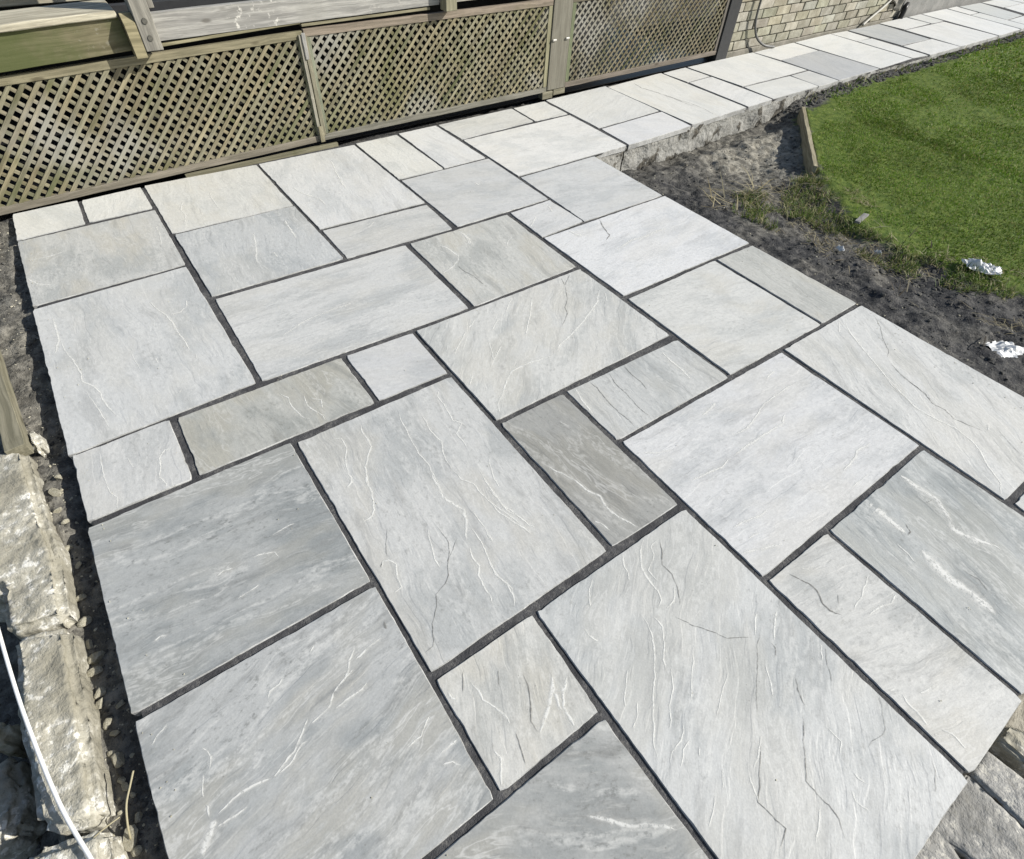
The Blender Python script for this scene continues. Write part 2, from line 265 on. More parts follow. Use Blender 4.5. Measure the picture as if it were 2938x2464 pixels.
 (30,'v',6,[(1.13,3.371),(1.09,3.207),(1.057,3.034),(1.05,2.955)]),
 (30,'v',6,[(0.803,3.145),(0.822,3.053),(0.85,2.988),(0.884,2.938),(0.88,2.847)]),
 (30,'v',4,[(0.767,2.912),(0.857,2.938)]),
 (26,'v',7,[(1.174,2.586),(1.149,2.564)]),
 (26,'v',5,[(1.028,2.569),(0.965,2.522)]),
 (25,'v',9,[(0.467,2.763),(0.44,2.649),(0.391,2.485)]),
 (25,'v',7,[(0.488,2.546),(0.49,2.49)]),
 (25,'v',8,[(0.64,2.811),(0.632,2.705),(0.623,2.604)]),
 (33,'v',6,[(1.721,2.679),(1.725,2.634)]),
 (33,'v',5,[(1.591,2.601),(1.622,2.575)]),
 (33,'v',5,[(1.703,2.664),(1.765,2.663)]),
 (33,'v',4,[(1.645,2.611),(1.677,2.598)]),
 (10,'v',15,[(-0.381,0.449),(-0.39,0.437),(-0.403,0.416),(-0.414,0.401),(-0.418,0.392)]),
 (10,'v',5,[(-0.377,0.449),(-0.357,0.455),(-0.339,0.461),(-0.308,0.46),(-0.28,0.455),(-0.257,0.45)]),
 (10,'v',6,[(-0.257,0.45),(-0.227,0.463),(-0.197,0.472),(-0.173,0.494),(-0.145,0.524)]),
 (10,'v',4,[(-0.242,0.45),(-0.208,0.458),(-0.18,0.477),(-0.163,0.473)]),
 (10,'v',4,[(-0.39,0.455),(-0.386,0.477),(-0.391,0.485)]),
 (10,'v',3,[(-0.378,0.547),(-0.384,0.526),(-0.388,0.496)]),
 (10,'v',3,[(-0.368,0.602),(-0.358,0.587),(-0.355,0.569),(-0.367,0.545)]),
 (10,'v',3,[(-0.458,0.665),(-0.445,0.681),(-0.415,0.697)]),
 (10,'v',4,[(-0.21,0.614),(-0.199,0.631),(-0.175,0.636),(-0.16,0.645)]),
 (10,'v',5,[(-0.072,0.543),(-0.095,0.516),(-0.12,0.51),(-0.147,0.505)]),
 (10,'v',4,[(-0.383,0.43),(-0.361,0.428),(-0.313,0.431)]),
 (10,'v',5,[(0.016,0.612),(-0.01,0.59),(-0.025,0.565),(-0.041,0.557)]),
 (10,'v',5,[(0.003,0.584),(0.054,0.593),(0.084,0.599)]),
 (10,'v',3,[(-0.066,0.679),(-0.087,0.664)]),
 (10,'c',9,[(0.112,0.634),(0.105,0.623),(0.105,0.607)]),
 (10,'v',5,[(-0.073,0.538),(-0.039,0.556),(-0.008,0.564)]),
 (10,'v',5,[(-0.087,0.505),(-0.057,0.508),(-0.013,0.509),(0.006,0.518)]),
 (10,'v',4,[(0.096,0.363),(0.076,0.35),(0.056,0.335),(0.016,0.332)]),
 (10,'v',5,[(0.125,0.281),(0.102,0.28),(0.073,0.276)]),
 (10,'v',4,[(0.065,0.257),(0.088,0.246),(0.105,0.226)]),
 (10,'c',4,[(0.133,0.217),(0.123,0.22)]),
 (11,'v',5,[(0.217,0.373),(0.222,0.344),(0.218,0.318),(0.234,0.288),(0.246,0.256),(0.244,0.23)]),
 (11,'v',10,[(0.398,0.27),(0.376,0.237),(0.345,0.211),(0.314,0.194),(0.289,0.179)]),
 (11,'v',7,[(0.378,0.236),(0.366,0.185)]),
 (11,'v',6,[(0.179,0.216),(0.186,0.189),(0.166,0.165),(0.155,0.14)]),
 (11,'c',4,[(0.339,0.315),(0.33,0.279),(0.309,0.237),(0.29,0.211),(0.287,0.18)]),
 (11,'c',3,[(0.292,0.357),(0.27,0.32)]),
 (11,'c',3,[(0.244,0.216),(0.232,0.173),(0.223,0.143)]),
 (11,'c',3,[(0.219,0.407),(0.186,0.359)]),
 (11,'v',5,[(0.157,0.386),(0.158,0.366),(0.172,0.353)]),
 (11,'v',8,[(0.43,0.244),(0.395,0.219),(0.375,0.193),(0.371,0.161),(0.368,0.137)]),
 (12,'v',9,[(0.274,-0.005),(0.31,-0.04),(0.34,-0.076),(0.382,-0.103),(0.425,-0.143)]),
 (40,'c',9,[(3.834,3.567),(3.802,3.427),(3.837,3.301),(3.861,3.142),(3.87,2.975),(3.886,2.908)]),
 (40,'c',5,[(3.858,3.248),(3.872,3.126),(3.902,2.979),(3.907,2.839),(3.882,2.719)]),
 (8,'v',4,[(-0.217,1.011),(-0.196,1.018),(-0.169,1.009)]),
 (8,'v',4,[(-0.19,0.91),(-0.16,0.913),(-0.125,0.922)]),
 (8,'v',4,[(-0.401,0.913),(-0.382,0.922),(-0.364,0.914)]),
 (8,'v',3,[(-0.118,1.01),(-0.083,1.005),(-0.056,0.993),(-0.055,0.968)]),
 (8,'v',3,[(-0.049,1.052),(-0.009,1.055),(0.028,1.055)]),
]
rnd = random.Random(7)
# ------------------------------------------------------------------ helpers
WM = {}
def link(o, Mw=None, parent=None):
    COL.objects.link(o)
    Mw = Matrix(Mw) if Mw is not None else Matrix.Identity(4)
    WM[o.name] = Mw
    if parent is not None:
        o.parent = parent
        o.matrix_basis = WM[parent.name].inverted() @ Mw
    else:
        o.matrix_basis = Mw
    return o
def tag(o, label=None, cat=None, group=None, kind=None):
    if label: o['label'] = label
    if cat: o['category'] = cat
    if group: o['group'] = group
    if kind: o['kind'] = kind
    return o
def empty(name, loc, rz=0.0):
    o = bpy.data.objects.new(name, None); o.empty_display_size = 0.05
    return link(o, Matrix.Translation(loc) @ Matrix.Rotation(rz, 4, 'Z'))
def mesh_obj(name, verts, faces, mat, Mw=None, parent=None, smooth=False):
    me = bpy.data.meshes.new(name); me.from_pydata(verts, [], faces); me.update()
    if mat: me.materials.append(mat)
    if smooth: me.shade_smooth()
    return link(bpy.data.objects.new(name, me), Mw, parent)
def bm_obj(name, bm, mat, Mw=None, parent=None, smooth=False):
    me = bpy.data.meshes.new(name); bm.to_mesh(me); bm.free()
    if mat: me.materials.append(mat)
    if smooth: me.shade_smooth()
    return link(bpy.data.objects.new(name, me), Mw, parent)
def box_bm(sx, sy, sz, bev=0.0015, rough=0.0, cuts=0, seed=0):
    bm = bmesh.new(); bmesh.ops.create_cube(bm, size=1.0)
    bmesh.ops.scale(bm, vec=(sx, sy, sz), verts=bm.verts)
    if bev: bmesh.ops.bevel(bm, geom=bm.edges[:], offset=bev, segments=1, affect='EDGES')
    if cuts:
        n = max(1, int(sx / cuts))
        for i in range(1, n):
            x = -sx / 2 + sx * i / n
            bmesh.ops.bisect_plane(bm, geom=bm.verts[:] + bm.edges[:] + bm.faces[:], plane_co=(x, 0, 0), plane_no=(1, 0, 0))
    if rough:
        for v in bm.verts:
            p = Vector((v.co.x * 6 + seed * 3.1, v.co.y * 20, v.co.z * 20))
            d = mnoise.noise_vector(p) * rough
            d2 = mnoise.noise_vector(p * 4.0) * rough * 0.5
            v.co += Vector((0, d.y + d2.y, d.z + d2.z))
    return bm
def board(name, c, X, Y, sx, sy, sz, mat, parent=None, bev=0.0015, rough=0.0, cuts=0, tone=None, seed=None):
    """a length of timber: local X along the grain"""
    X = Vector(X).normalized(); Y = Vector(Y); Y = (Y - X * Y.dot(X)).normalized(); Z = X.cross(Y)
    M = Matrix(((X.x, Y.x, Z.x, c[0]), (X.y, Y.y, Z.y, c[1]), (X.z, Y.z, Z.z, c[2]), (0, 0, 0, 1)))
    sd = rnd.uniform(0, 50) if seed is None else seed
    o = bm_obj(name, box_bm(sx, sy, sz, bev, rough, cuts, sd), mat, M, parent)
    o['seed'] = sd
    o['tone'] = tone if tone else (1.0, 1.0, 1.0)
    return o
def hash2(ix, iy, s):
    n = (ix * 374761393 + iy * 668265263 + s * 1442695041) & 0xffffffff
    n = ((n ^ (n >> 13)) * 1274126177) & 0xffffffff
    return ((n ^ (n >> 16)) & 0xffff) / 65535.0
def vnoise(x, y, s=0):
    x = np.asarray(x, float); y = np.asarray(y, float)
    ix = np.floor(x).astype(np.int64); iy = np.floor(y).astype(np.int64)
    fx = x - ix; fy = y - iy; fx = fx * fx * (3 - 2 * fx); fy = fy * fy * (3 - 2 * fy)
    a = hash2(ix, iy, s); b = hash2(ix + 1, iy, s); c = hash2(ix, iy + 1, s); d = hash2(ix + 1, iy + 1, s)
    return (a * (1 - fx) + b * fx) * (1 - fy) + (c * (1 - fx) + d * fx) * fy
def fbm(x, y, s=0, o=4, g=0.5):
    t = 0; a = 1; n = 0
    for i in range(o):
        t = t + a * vnoise(x * 2 ** i, y * 2 ** i, s + i * 17); n += a; a *= g
    return t / n
def sstep(a, b, x):
    t = np.clip((x - a) / (b - a), 0, 1); return t * t * (3 - 2 * t)

# ------------------------------------------------------------------ material toolkit
class NT:
    def __init__(s, name):
        s.m = bpy.data.materials.new(name); s.m.use_nodes = True; s.t = s.m.node_tree
        for n in list(s.t.nodes): s.t.nodes.remove(n)
        s.out = s.t.nodes.new('ShaderNodeOutputMaterial'); s.b = s.t.nodes.new('ShaderNodeBsdfPrincipled')
        s.t.links.new(s.b.outputs[0], s.out.inputs[0])
    def n(s, typ, **kw):
        x = s.t.nodes.new(typ)
        for k, v in kw.items(): setattr(x, k, v)
        return x
    def l(s, a, b): s.t.links.new(a, b)
    def put(s, sock, v):
        if hasattr(v, 'is_linked') or hasattr(v, 'links'): s.l(v, sock)
        else: sock.default_value = v
    def math(s, op, a, b=None, c=None, clamp=False):
        x = s.n('ShaderNodeMath', operation=op, use_clamp=clamp)
        s.put(x.inputs[0], a)
        if b is not None: s.put(x.inputs[1], b)
        if c is not None: s.put(x.inputs[2], c)
        return x.outputs[0]
    def vmath(s, op, a, b=None, sc=None):
        x = s.n('ShaderNodeVectorMath', operation=op); s.put(x.inputs[0], a)
        if b is not None: s.put(x.inputs[1], b)
        if sc is not None: s.put(x.inputs['Scale'], sc)
        return x.outputs[0]
    def noise(s, vec, scale, detail=4, rough=0.55, dist=0.0, out=0):
        x = s.n('ShaderNodeTexNoise'); s.l(vec, x.inputs['Vector']); x.inputs['Scale'].default_value = scale
        x.inputs['Detail'].default_value = detail; x.inputs['Roughness'].default_value = rough; x.inputs['Distortion'].default_value = dist
        return x.outputs[out]
    def ramp(s, v, lo, hi, a=0.0, b=1.0):
        x = s.n('ShaderNodeMapRange', interpolation_type='SMOOTHSTEP'); s.put(x.inputs[0], v)
        x.inputs[1].default_value = lo; x.inputs[2].default_value = hi; x.inputs[3].default_value = a; x.inputs[4].default_value = b
        return x.outputs[0]
    def mix(s, f, a, b, mode='MIX'):
        x = s.n('ShaderNodeMix', data_type='RGBA', blend_type=mode); s.put(x.inputs[0], f)
        for i, v in ((6, a), (7, b)):
            if isinstance(v, tuple): v = v + (1.0,) if len(v) == 3 else v
            s.put(x.inputs[i], v)
        return x.outputs[2]
    def attr(s, name, out='Fac', typ='OBJECT'):
        x = s.n('ShaderNodeAttribute', attribute_type=typ, attribute_name=name); return x.outputs[out]
    def obj(s): return s.n('ShaderNodeTexCoord').outputs['Object']
    def mapping(s, vec, loc=None, rot=None, scale=None):
        x = s.n('ShaderNodeMapping'); s.l(vec, x.inputs[0])
        for i, v in ((1, loc), (2, rot), (3, scale)):
            if v is not None: s.put(x.inputs[i], v)
        return x.outputs[0]
    def comb(s, x, y, z):
        c = s.n('ShaderNodeCombineXYZ'); s.put(c.inputs[0], x); s.put(c.inputs[1], y); s.put(c.inputs[2], z); return c.outputs[0]
    def bump(s, h, strength, dist=0.01, nrm=None):
        x = s.n('ShaderNodeBump'); x.inputs['Strength'].default_value = strength; x.inputs['Distance'].default_value = dist
        s.l(h, x.inputs['Height'])
        if nrm is not None: s.l(nrm, x.inputs['Normal'])
        return x.outputs[0]
    def done(s, col, rough=0.7, nrm=None, spec=0.3):
        s.put(s.b.inputs['Base Color'], col if not isinstance(col, tuple) else col + (1.0,))
        s.put(s.b.inputs['Roughness'], rough); s.b.inputs['Specular IOR Level'].default_value = spec
        if nrm is not None: s.l(nrm, s.b.inputs['Normal'])
        return s.m

def mat_stone():
    s = NT('riven_sandstone')
    co = s.obj(); seed = s.attr('seed'); tone = s.attr('tone', 'Color'); warm = s.attr('warm')
    rot = s.comb(0.0, 0.0, s.math('MULTIPLY', s.attr('grain'), -1.0))
    p = s.mapping(co, rot=rot)
    off = s.comb(s.math('MULTIPLY', seed, 3.17), s.math('MULTIPLY', seed, 7.31), seed)
    p = s.vmath('ADD', p, off)
    w = s.noise(p, 4.5, 2, 0.5, 0.0, 1)
    pw = s.vmath('ADD', p, s.vmath('SCALE', s.vmath('SUBTRACT', w, (0.5, 0.5, 0.5)), sc=0.075))
    ps = s.mapping(pw, scale=(1.0, 5.0, 1.0))           # stretched along the bedding direction
    cloud = s.noise(s.mapping(pw, scale=(1.0, 1.7, 1.0)), 3.0, 4, 0.6)
    cloud2 = s.noise(s.vmath('ADD', s.mapping(pw, scale=(1.0, 2.0, 1.0)), (5.2, 1.7, 9.0)), 2.4, 3, 0.6)
    streak = s.noise(ps, 3.6, 5, 0.62)
    streak2 = s.noise(s.vmath('ADD', ps, (3.0, 8.0, 2.0)), 15.0, 4, 0.6)
    var = s.attr('variation')
    mott = s.noise(s.mapping(p, scale=(1.0, 1.5, 1.0)), 52.0, 5, 0.7)
    grain = s.noise(p, 210.0, 2, 0.6)
    cool = s.mix(1.0, tone, (0.76, 0.78, 0.785), 'MULTIPLY')
    dark = s.mix(1.0, tone, (0.70, 0.70, 0.69), 'MULTIPLY')
    pale = s.mix(1.0, tone, (1.13, 1.125, 1.10), 'MULTIPLY')
    warmc = s.mix(1.0, tone, (0.99, 0.95, 0.865), 'MULTIPLY')
    c = s.mix(s.math('MULTIPLY', s.ramp(cloud, 0.45, 0.62), s.math('MULTIPLY_ADD', var, 1.0, 0.15, True)), s.mix(0.45, tone, pale), cool)
    c = s.mix(s.math('MULTIPLY', s.ramp(cloud2, 0.47, 0.60), s.math('MULTIPLY_ADD', var, 0.45, warm)), c, warmc)
    c = s.mix(s.math('MULTIPLY', s.ramp(streak, 0.52, 0.70), var), c, dark)
    c = s.mix(s.math('MULTIPLY', s.ramp(streak2, 0.54, 0.70), s.math('MULTIPLY_ADD', var, 0.5, 0.12)), c, pale)
    gritty = s.math('MULTIPLY', s.ramp(mott, 0.54, 0.70), s.math('MULTIPLY', s.ramp(cloud2, 0.54, 0.40), var))
    c = s.mix(s.math('MULTIPLY', gritty, 0.75), c, s.mix(1.0, tone, (0.55, 0.55, 0.53), 'MULTIPLY'))
    # hairline pale veins: thin level lines of a warped field, present only in places
    f1 = s.noise(s.vmath('ADD', ps, (11.0, 4.0, 2.0)), 2.4, 4, 0.55)
    line = s.ramp(s.math('ABSOLUTE', s.math('SUBTRACT', f1, 0.5)), 0.0, 0.016, 1.0, 0.0)
    v = s.math('MULTIPLY', line, s.ramp(cloud2, 0.47, 0.60))
    c = s.mix(s.math('MULTIPLY', v, s.math('MULTIPLY_ADD', var, 0.45, 0.10)), c, s.mix(0.6, tone, (0.93, 0.92, 0.87)))
    band = s.ramp(s.math('ABSOLUTE', s.math('SUBTRACT', f1, 0.56)), 0.0, 0.05, 1.0, 0.0)
    c = s.mix(s.math('MULTIPLY', s.math('MULTIPLY', band, s.ramp(mott, 0.62, 0.42)), s.math('MULTIPLY_ADD', var, 0.5, 0.08)), c, s.mix(0.5, pale, (0.86, 0.85, 0.80)))
    # pits and specks
    sp = s.n('ShaderNodeTexVoronoi'); s.l(p, sp.inputs['Vector']); sp.inputs['Scale'].default_value = 42.0
    speck = s.math('MULTIPLY', s.ramp(sp.outputs['Distance'], 0.05, 0.10, 1.0, 0.0), s.ramp(cloud, 0.50, 0.60))
    c = s.mix(s.math('MULTIPLY', speck, 0.45), c, (0.22, 0.21, 0.19))
    c = s.vmath('SCALE', c, sc=s.ramp(mott, 0.30, 0.70, 1.045, 0.945))
    c = s.vmath('SCALE', c, sc=s.ramp(grain, 0.30, 0.70, 1.05, 0.94))
    c = s.mix(1.0, c, (0.78, 0.78, 0.78), 'MULTIPLY')
    # riven relief: a few shallow terraces, soft bedding ripple, grit
    st = s.math('MULTIPLY', f1, 5.0)
    terr = s.math('ADD', s.math('FLOOR', st), s.ramp(s.math('FRACT', st), 0.0, 0.22))
    h = s.math('ADD', s.math('MULTIPLY', terr, 0.13), s.math('MULTIPLY', streak, 0.45))
    b1 = s.bump(h, 0.50, 0.006)
    b2 = s.bump(mott, 0.30, 0.0022, b1)
    return s.done(c, s.ramp(cloud, 0.3, 0.7, 0.50, 0.70), b2, 0.35)

def mat_mark(name, col, lo, hi, scale, rough=0.7):
    s = NT(name); p = s.n('ShaderNodeTexCoord').outputs['Object']
    n = s.noise(p, scale, 3, 0.6); n2 = s.noise(p, 17.0, 2, 0.6)
    a = s.math('POWER', s.attr('feather', 'Fac', 'GEOMETRY'), 1.4)
    f = s.math('MULTIPLY', s.ramp(n, lo, hi, 0.45, 1.0), s.ramp(n2, 0.30, 0.55, 0.45, 1.0))
    f = s.math('MULTIPLY', f, a)
    tr = s.n('ShaderNodeBsdfTransparent'); mx = s.n('ShaderNodeMixShader')
    s.l(f, mx.inputs[0]); s.l(tr.outputs[0], mx.inputs[1]); s.l(s.b.outputs[0], mx.inputs[2]); s.l(mx.outputs[0], s.out.inputs[0])
    return s.done(col, rough, None, 0.25)

def mat_grain(name, base, dark, green=None, gsc=3.0, glo=0.5, ghi=0.65, lich=None, wide=False, knots=True, rough=0.8):
    """weathered timber, grain along local X; per-object tint and seed"""
    s = NT(name); co = s.obj(); seed = s.attr('seed'); tone = s.attr('tone', 'Color')
    p = s.vmath('ADD', co, s.comb(s.math('MULTIPLY', seed, 2.3), s.math('MULTIPLY', seed, 1.1), seed))
    w = s.vmath('ADD', p, s.vmath('SCALE', s.noise(p, 4.0, 2, 0.5, 0.0, 1), sc=0.03))
    g = s.noise(s.mapping(w, scale=(2.5, 60.0, 60.0)), 1.0, 6, 0.65)
    g2 = s.noise(s.mapping(w, scale=(9.0, 260.0, 260.0)), 1.0, 3, 0.6)
    blot = s.noise(p, 5.0, 4, 0.6)
    c = s.mix(s.ramp(g, 0.36, 0.66), dark, base)
    c = s.mix(s.math('MULTIPLY', s.ramp(g2, 0.50, 0.70), 0.35), c, s.mix(1.0, dark, (0.55, 0.55, 0.55), 'MULTIPLY'))
    c = s.mix(s.math('MULTIPLY', s.ramp(blot, 0.5, 0.72), 0.45), c, s.mix(1.0, base, (0.62, 0.62, 0.60), 'MULTIPLY'))
    if knots:
        k = s.n('ShaderNodeTexVoronoi'); s.l(s.mapping(p, scale=(4.0, 11.0, 11.0)), k.inputs['Vector']); k.inputs['Scale'].default_value = 1.0
        c = s.mix(s.ramp(k.outputs['Distance'], 0.06, 0.15, 0.7, 0.0), c, s.mix(1.0, dark, (0.45, 0.42, 0.38), 'MULTIPLY'))
    if green:
        gm = s.noise(s.vmath('ADD', p, (7.0, 3.0, 1.0)), gsc, 4, 0.6)
        c = s.mix(s.ramp(gm, glo, ghi, 0.0, 0.8), c, green)
    if lich:
        lm = s.noise(p, 30.0, 4, 0.65); lm2 = s.noise(s.vmath('ADD', p, (1.0, 9.0, 4.0)), 3.5, 2, 0.5)
        c = s.mix(s.math('MULTIPLY', s.ramp(lm, 0.57, 0.70, 0.0, 0.75), s.ramp(lm2, 0.5, 0.66)), c, lich)
    c = s.mix(1.0, c, tone, 'MULTIPLY')
    if wide:
        wp = s.n('ShaderNodeNewGeometry').outputs['Position']
        wn_ = s.noise(wp, 1.7, 4, 0.6); wn2 = s.noise(s.vmath('ADD', wp, (4.0, 1.0, 7.0)), 2.1, 4, 0.6)
        c = s.mix(s.ramp(wn_, 0.50, 0.68, 0.0, 0.65), c, (0.33, 0.325, 0.295))
        c = s.mix(s.ramp(wn2, 0.54, 0.70, 0.0, 0.6), c, (0.105, 0.11, 0.045))
        c = s.mix(s.ramp(wn2, 0.46, 0.30, 0.0, 0.5), c, (0.13, 0.105, 0.065))
    nb = s.bump(s.math('ADD', g, s.math('MULTIPLY', g2, 0.4)), 0.5, 0.002)
    return s.done(c, rough, nb, 0.2)

def mat_soil():
    s = NT('soil_and_turf'); p = s.n('ShaderNodeTexCoord').outputs['Object']
    dry = s.attr('dry', 'Fac', 'GEOMETRY'); lawn = s.attr('lawn', 'Fac', 'GEOMETRY')
    n1 = s.noise(p, 3.5, 5, 0.6); n2 = s.noise(p, 22.0, 5, 0.65); n3 = s.noise(p, 120.0, 4, 0.65)
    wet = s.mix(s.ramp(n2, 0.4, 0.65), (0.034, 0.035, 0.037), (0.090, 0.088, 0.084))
    dr = s.mix(s.ramp(n2, 0.36, 0.66), (0.17, 0.158, 0.128), (0.40, 0.375, 0.31))
    f = s.math('ADD', dry, s.math('MULTIPLY', s.math('SUBTRACT', n1, 0.5), 1.5), clamp=True)
    c = s.mix(f, wet, dr)
    c = s.mix(s.math('MULTIPLY', s.ramp(n3, 0.55, 0.72), 0.55), c, (0.26, 0.24, 0.20))
    c = s.mix(s.math('MULTIPLY', s.ramp(n3, 0.45, 0.28), 0.6), c, (0.022, 0.020, 0.018))
    turf = s.mix(s.ramp(n2, 0.35, 0.65), (0.062, 0.100, 0.018), (0.125, 0.165, 0.034))
    lf = s.ramp(s.math('ADD', s.math('ADD', lawn, s.math('MULTIPLY', s.math('SUBTRACT', n1, 0.5), 1.3)), s.math('MULTIPLY', s.math('SUBTRACT', n2, 0.5), 0.7)), 0.35, 0.65)
    c = s.mix(lf, c, turf)
    h = s.math('ADD', s.math('MULTIPLY', n2, 1.0), s.math('MULTIPLY', n3, 0.45))
    return s.done(c, 0.92, s.bump(h, 0.9, 0.012), 0.15)

def mat_rock(name, a, b, pale=None, bump=0.8, sc=1.0):
    s = NT(name); co = s.obj(); seed = s.attr('seed')
    p = s.vmath('ADD', co, s.comb(seed, s.math('MULTIPLY', seed, 1.7), s.math('MULTIPLY', seed, 0.6)))
    n1 = s.noise(p, 6.0 * sc, 5, 0.6); n2 = s.noise(p, 45.0 * sc, 5, 0.65); n3 = s.noise(p, 190.0 * sc, 3, 0.6)
    c = s.mix(s.ramp(n1, 0.35, 0.65), a, b)
    c = s.mix(s.math('MULTIPLY', s.ramp(n2, 0.52, 0.70), 0.6), c, s.mix(1.0, b, (0.45, 0.44, 0.40), 'MULTIPLY'))
    if pale: c = s.mix(s.math('MULTIPLY', s.ramp(n2, 0.47, 0.40), s.ramp(n1, 0.44, 0.56)), c, pale)
    c = s.mix(s.math('MULTIPLY', s.ramp(n3, 0.55, 0.75), 0.4), c, s.mix(1.0, a, (0.5, 0.5, 0.5), 'MULTIPLY'))
    h = s.math('ADD', n2, s.math('MULTIPLY', n3, 0.4))
    return s.done(c, 0.9, s.bump(h, bump, 0.006), 0.2)

def mat_plain(name, col, rough=0.6, nsc=40.0, amt=0.35, bump=0.2, spec=0.3, metal=0.0):
    s = NT(name); p = s.obj(); n = s.noise(p, nsc, 5, 0.6)
    c = s.mix(s.math('MULTIPLY', s.ramp(n, 0.4, 0.7), amt), col, tuple(v * 0.5 for v in col))
    s.b.inputs['Metallic'].default_value = metal
    return s.done(c, rough, s.bump(n, bump, 0.003), spec)

def mat_grass(name, cols):
    s = NT(name); g = s.n('ShaderNodeNewGeometry')
    r = s.n('ShaderNodeValToRGB'); s.l(g.outputs['Random Per Island'], r.inputs[0])
    e = r.color_ramp.elements
    while len(e) < len(cols): e.new(0.5)
    for i, (pos, c) in enumerate(cols): e[i].position = pos; e[i].color = c + (1.0,)
    big = s.noise(s.n('ShaderNodeTexCoord').outputs['Object'], 2.2, 4, 0.6)
    col = s.mix(s.ramp(big, 0.36, 0.68), r.outputs[0], s.mix(1.0, r.outputs[0], (0.62, 0.60, 0.55), 'MULTIPLY'))
    tr = s.n('ShaderNodeBsdfTranslucent'); s.l(col, tr.inputs[0])
    mx = s.n('ShaderNodeMixShader'); mx.inputs[0].default_value = 0.30
    s.l(s.b.outputs[0], mx.inputs[1]); s.l(tr.outputs[0], mx.inputs[2]); s.l(mx.outputs[0], s.out.inputs[0])
    return s.done(col, 0.6, None, 0.25)

M = {}
M['stone'] = mat_stone()
M['vein'] = mat_mark('pale_vein', (0.78, 0.775, 0.73), 0.34, 0.52, 110.0)
M['crack'] = mat_mark('open_crack', (0.20, 0.196, 0.18), 0.33, 0.52, 90.0)
M['grout'] = mat_rock('dark_jointing', (0.055, 0.055, 0.057), (0.098, 0.097, 0.097), (0.15, 0.145, 0.135), 0.9, 2.0)
def mat_mortar():
    s = NT('bedding_mortar'); p = s.n('ShaderNodeTexCoord').outputs['Object']
    n1 = s.noise(p, 7.0, 5, 0.65); n2 = s.noise(p, 40.0, 4, 0.65)
    c = s.mix(s.ramp(n2, 0.35, 0.70), (0.33, 0.325, 0.30), (0.22, 0.215, 0.195))
    c = s.mix(s.ramp(n1, 0.53, 0.60), c, s.mix(s.ramp(n2, 0.4, 0.6), (0.045, 0.043, 0.038), (0.12, 0.11, 0.09)))
    return s.done(c, 0.92, s.bump(s.math('ADD', n2, s.math('MULTIPLY', n1, 2.0)), 0.9, 0.012), 0.15)
M['mortar'] = mat_mortar()
M['slab_edge'] = mat_rock('slab_arris', (0.28, 0.28, 0.27), (0.46, 0.46, 0.445), None, 0.5, 1.5)
M['soil'] = mat_soil()
M['lattice'] = mat_grain('lattice_timber', (0.30, 0.268, 0.18), (0.16, 0.144, 0.095), (0.085, 0.092, 0.036), 2.2, 0.50, 0.70, None, wide=True, knots=False)
M['frame'] = mat_grain('frame_timber', (0.275, 0.255, 0.185), (0.16, 0.15, 0.105), (0.12, 0.12, 0.06), 3.0, 0.58, 0.75, None, knots=True)
M['greywood'] = mat_grain('silvered_timber', (0.36, 0.35, 0.32), (0.20, 0.195, 0.18), None, 3.0, 0.5, 0.6, (0.62, 0.60, 0.54))
M['greenwood'] = mat_grain('algae_timber', (0.27, 0.235, 0.135), (0.15, 0.13, 0.07), (0.105, 0.125, 0.040), 3.0, 0.30, 0.56, (0.34, 0.31, 0.22))
M['deckwood'] = mat_grain('bleached_deck', (0.56, 0.52, 0.40), (0.30, 0.27, 0.20), None, 3.0, 0.5, 0.6, None)
M['postboard'] = mat_grain('grey_post_board', (0.215, 0.205, 0.165), (0.155, 0.145, 0.115), None, 3.0, 0.5, 0.6, None, knots=False)
M['darkpaint_and_shade'] = mat_plain('charcoal_paint_and_shade', (0.030, 0.031, 0.033), 0.6, 30.0, 0.4, 0.2)  # paint of the corner post; on the joist it stands in for shade
M['brick'] = None
def mat_brick():
    s = NT('buff_brick'); co = s.obj(); seed = s.attr('seed'); tone = s.attr('tone', 'Color')
    p = s.vmath('ADD', co, s.comb(seed, s.math('MULTIPLY', seed, 2.1), seed))
    n1 = s.noise(p, 9.0, 4, 0.6); n2 = s.noise(p, 70.0, 4, 0.65)
    c = s.mix(s.ramp(n1, 0.38, 0.66), (0.27, 0.255, 0.205), (0.385, 0.37, 0.31))
    c = s.mix(s.math('MULTIPLY', s.ramp(n2, 0.50, 0.72), 0.4), c, (0.20, 0.185, 0.145))
    c = s.mix(1.0, c, tone, 'MULTIPLY')
    return s.done(c, 0.9, s.bump(s.math('ADD', n1, n2), 0.5, 0.004), 0.2)
M['brick'] = mat_brick()
M['brickmortar'] = mat_rock('wall_mortar', (0.20, 0.19, 0.155), (0.30, 0.28, 0.235), None, 0.5)
M['render'] = mat_rock('grey_render', (0.20, 0.20, 0.19), (0.26, 0.255, 0.24), None, 0.3)
M['kerb'] = mat_rock('kerb_stone', (0.28, 0.262, 0.205), (0.45, 0.43, 0.36), (0.72, 0.70, 0.63), 1.0)
M['step'] = mat_rock('rough_concrete', (0.22, 0.216, 0.20), (0.37, 0.362, 0.335), (0.52, 0.50, 0.44), 1.0)
M['rubble'] = mat_rock('rubble_stone', (0.36, 0.33, 0.24), (0.56, 0.53, 0.42), None, 0.7, 2.0)
M['pebble'] = mat_rock('soil_clods', (0.05, 0.049, 0.046), (0.12, 0.115, 0.10), None, 0.6, 2.0)
M['white'] = mat_plain('white_plastic', (0.80, 0.80, 0.78), 0.45, 60.0, 0.12, 0.1, 0.4)
M['litter'] = mat_plain('crumpled_film', (0.70, 0.70, 0.68), 0.45, 35.0, 0.45, 0.2, 0.5)
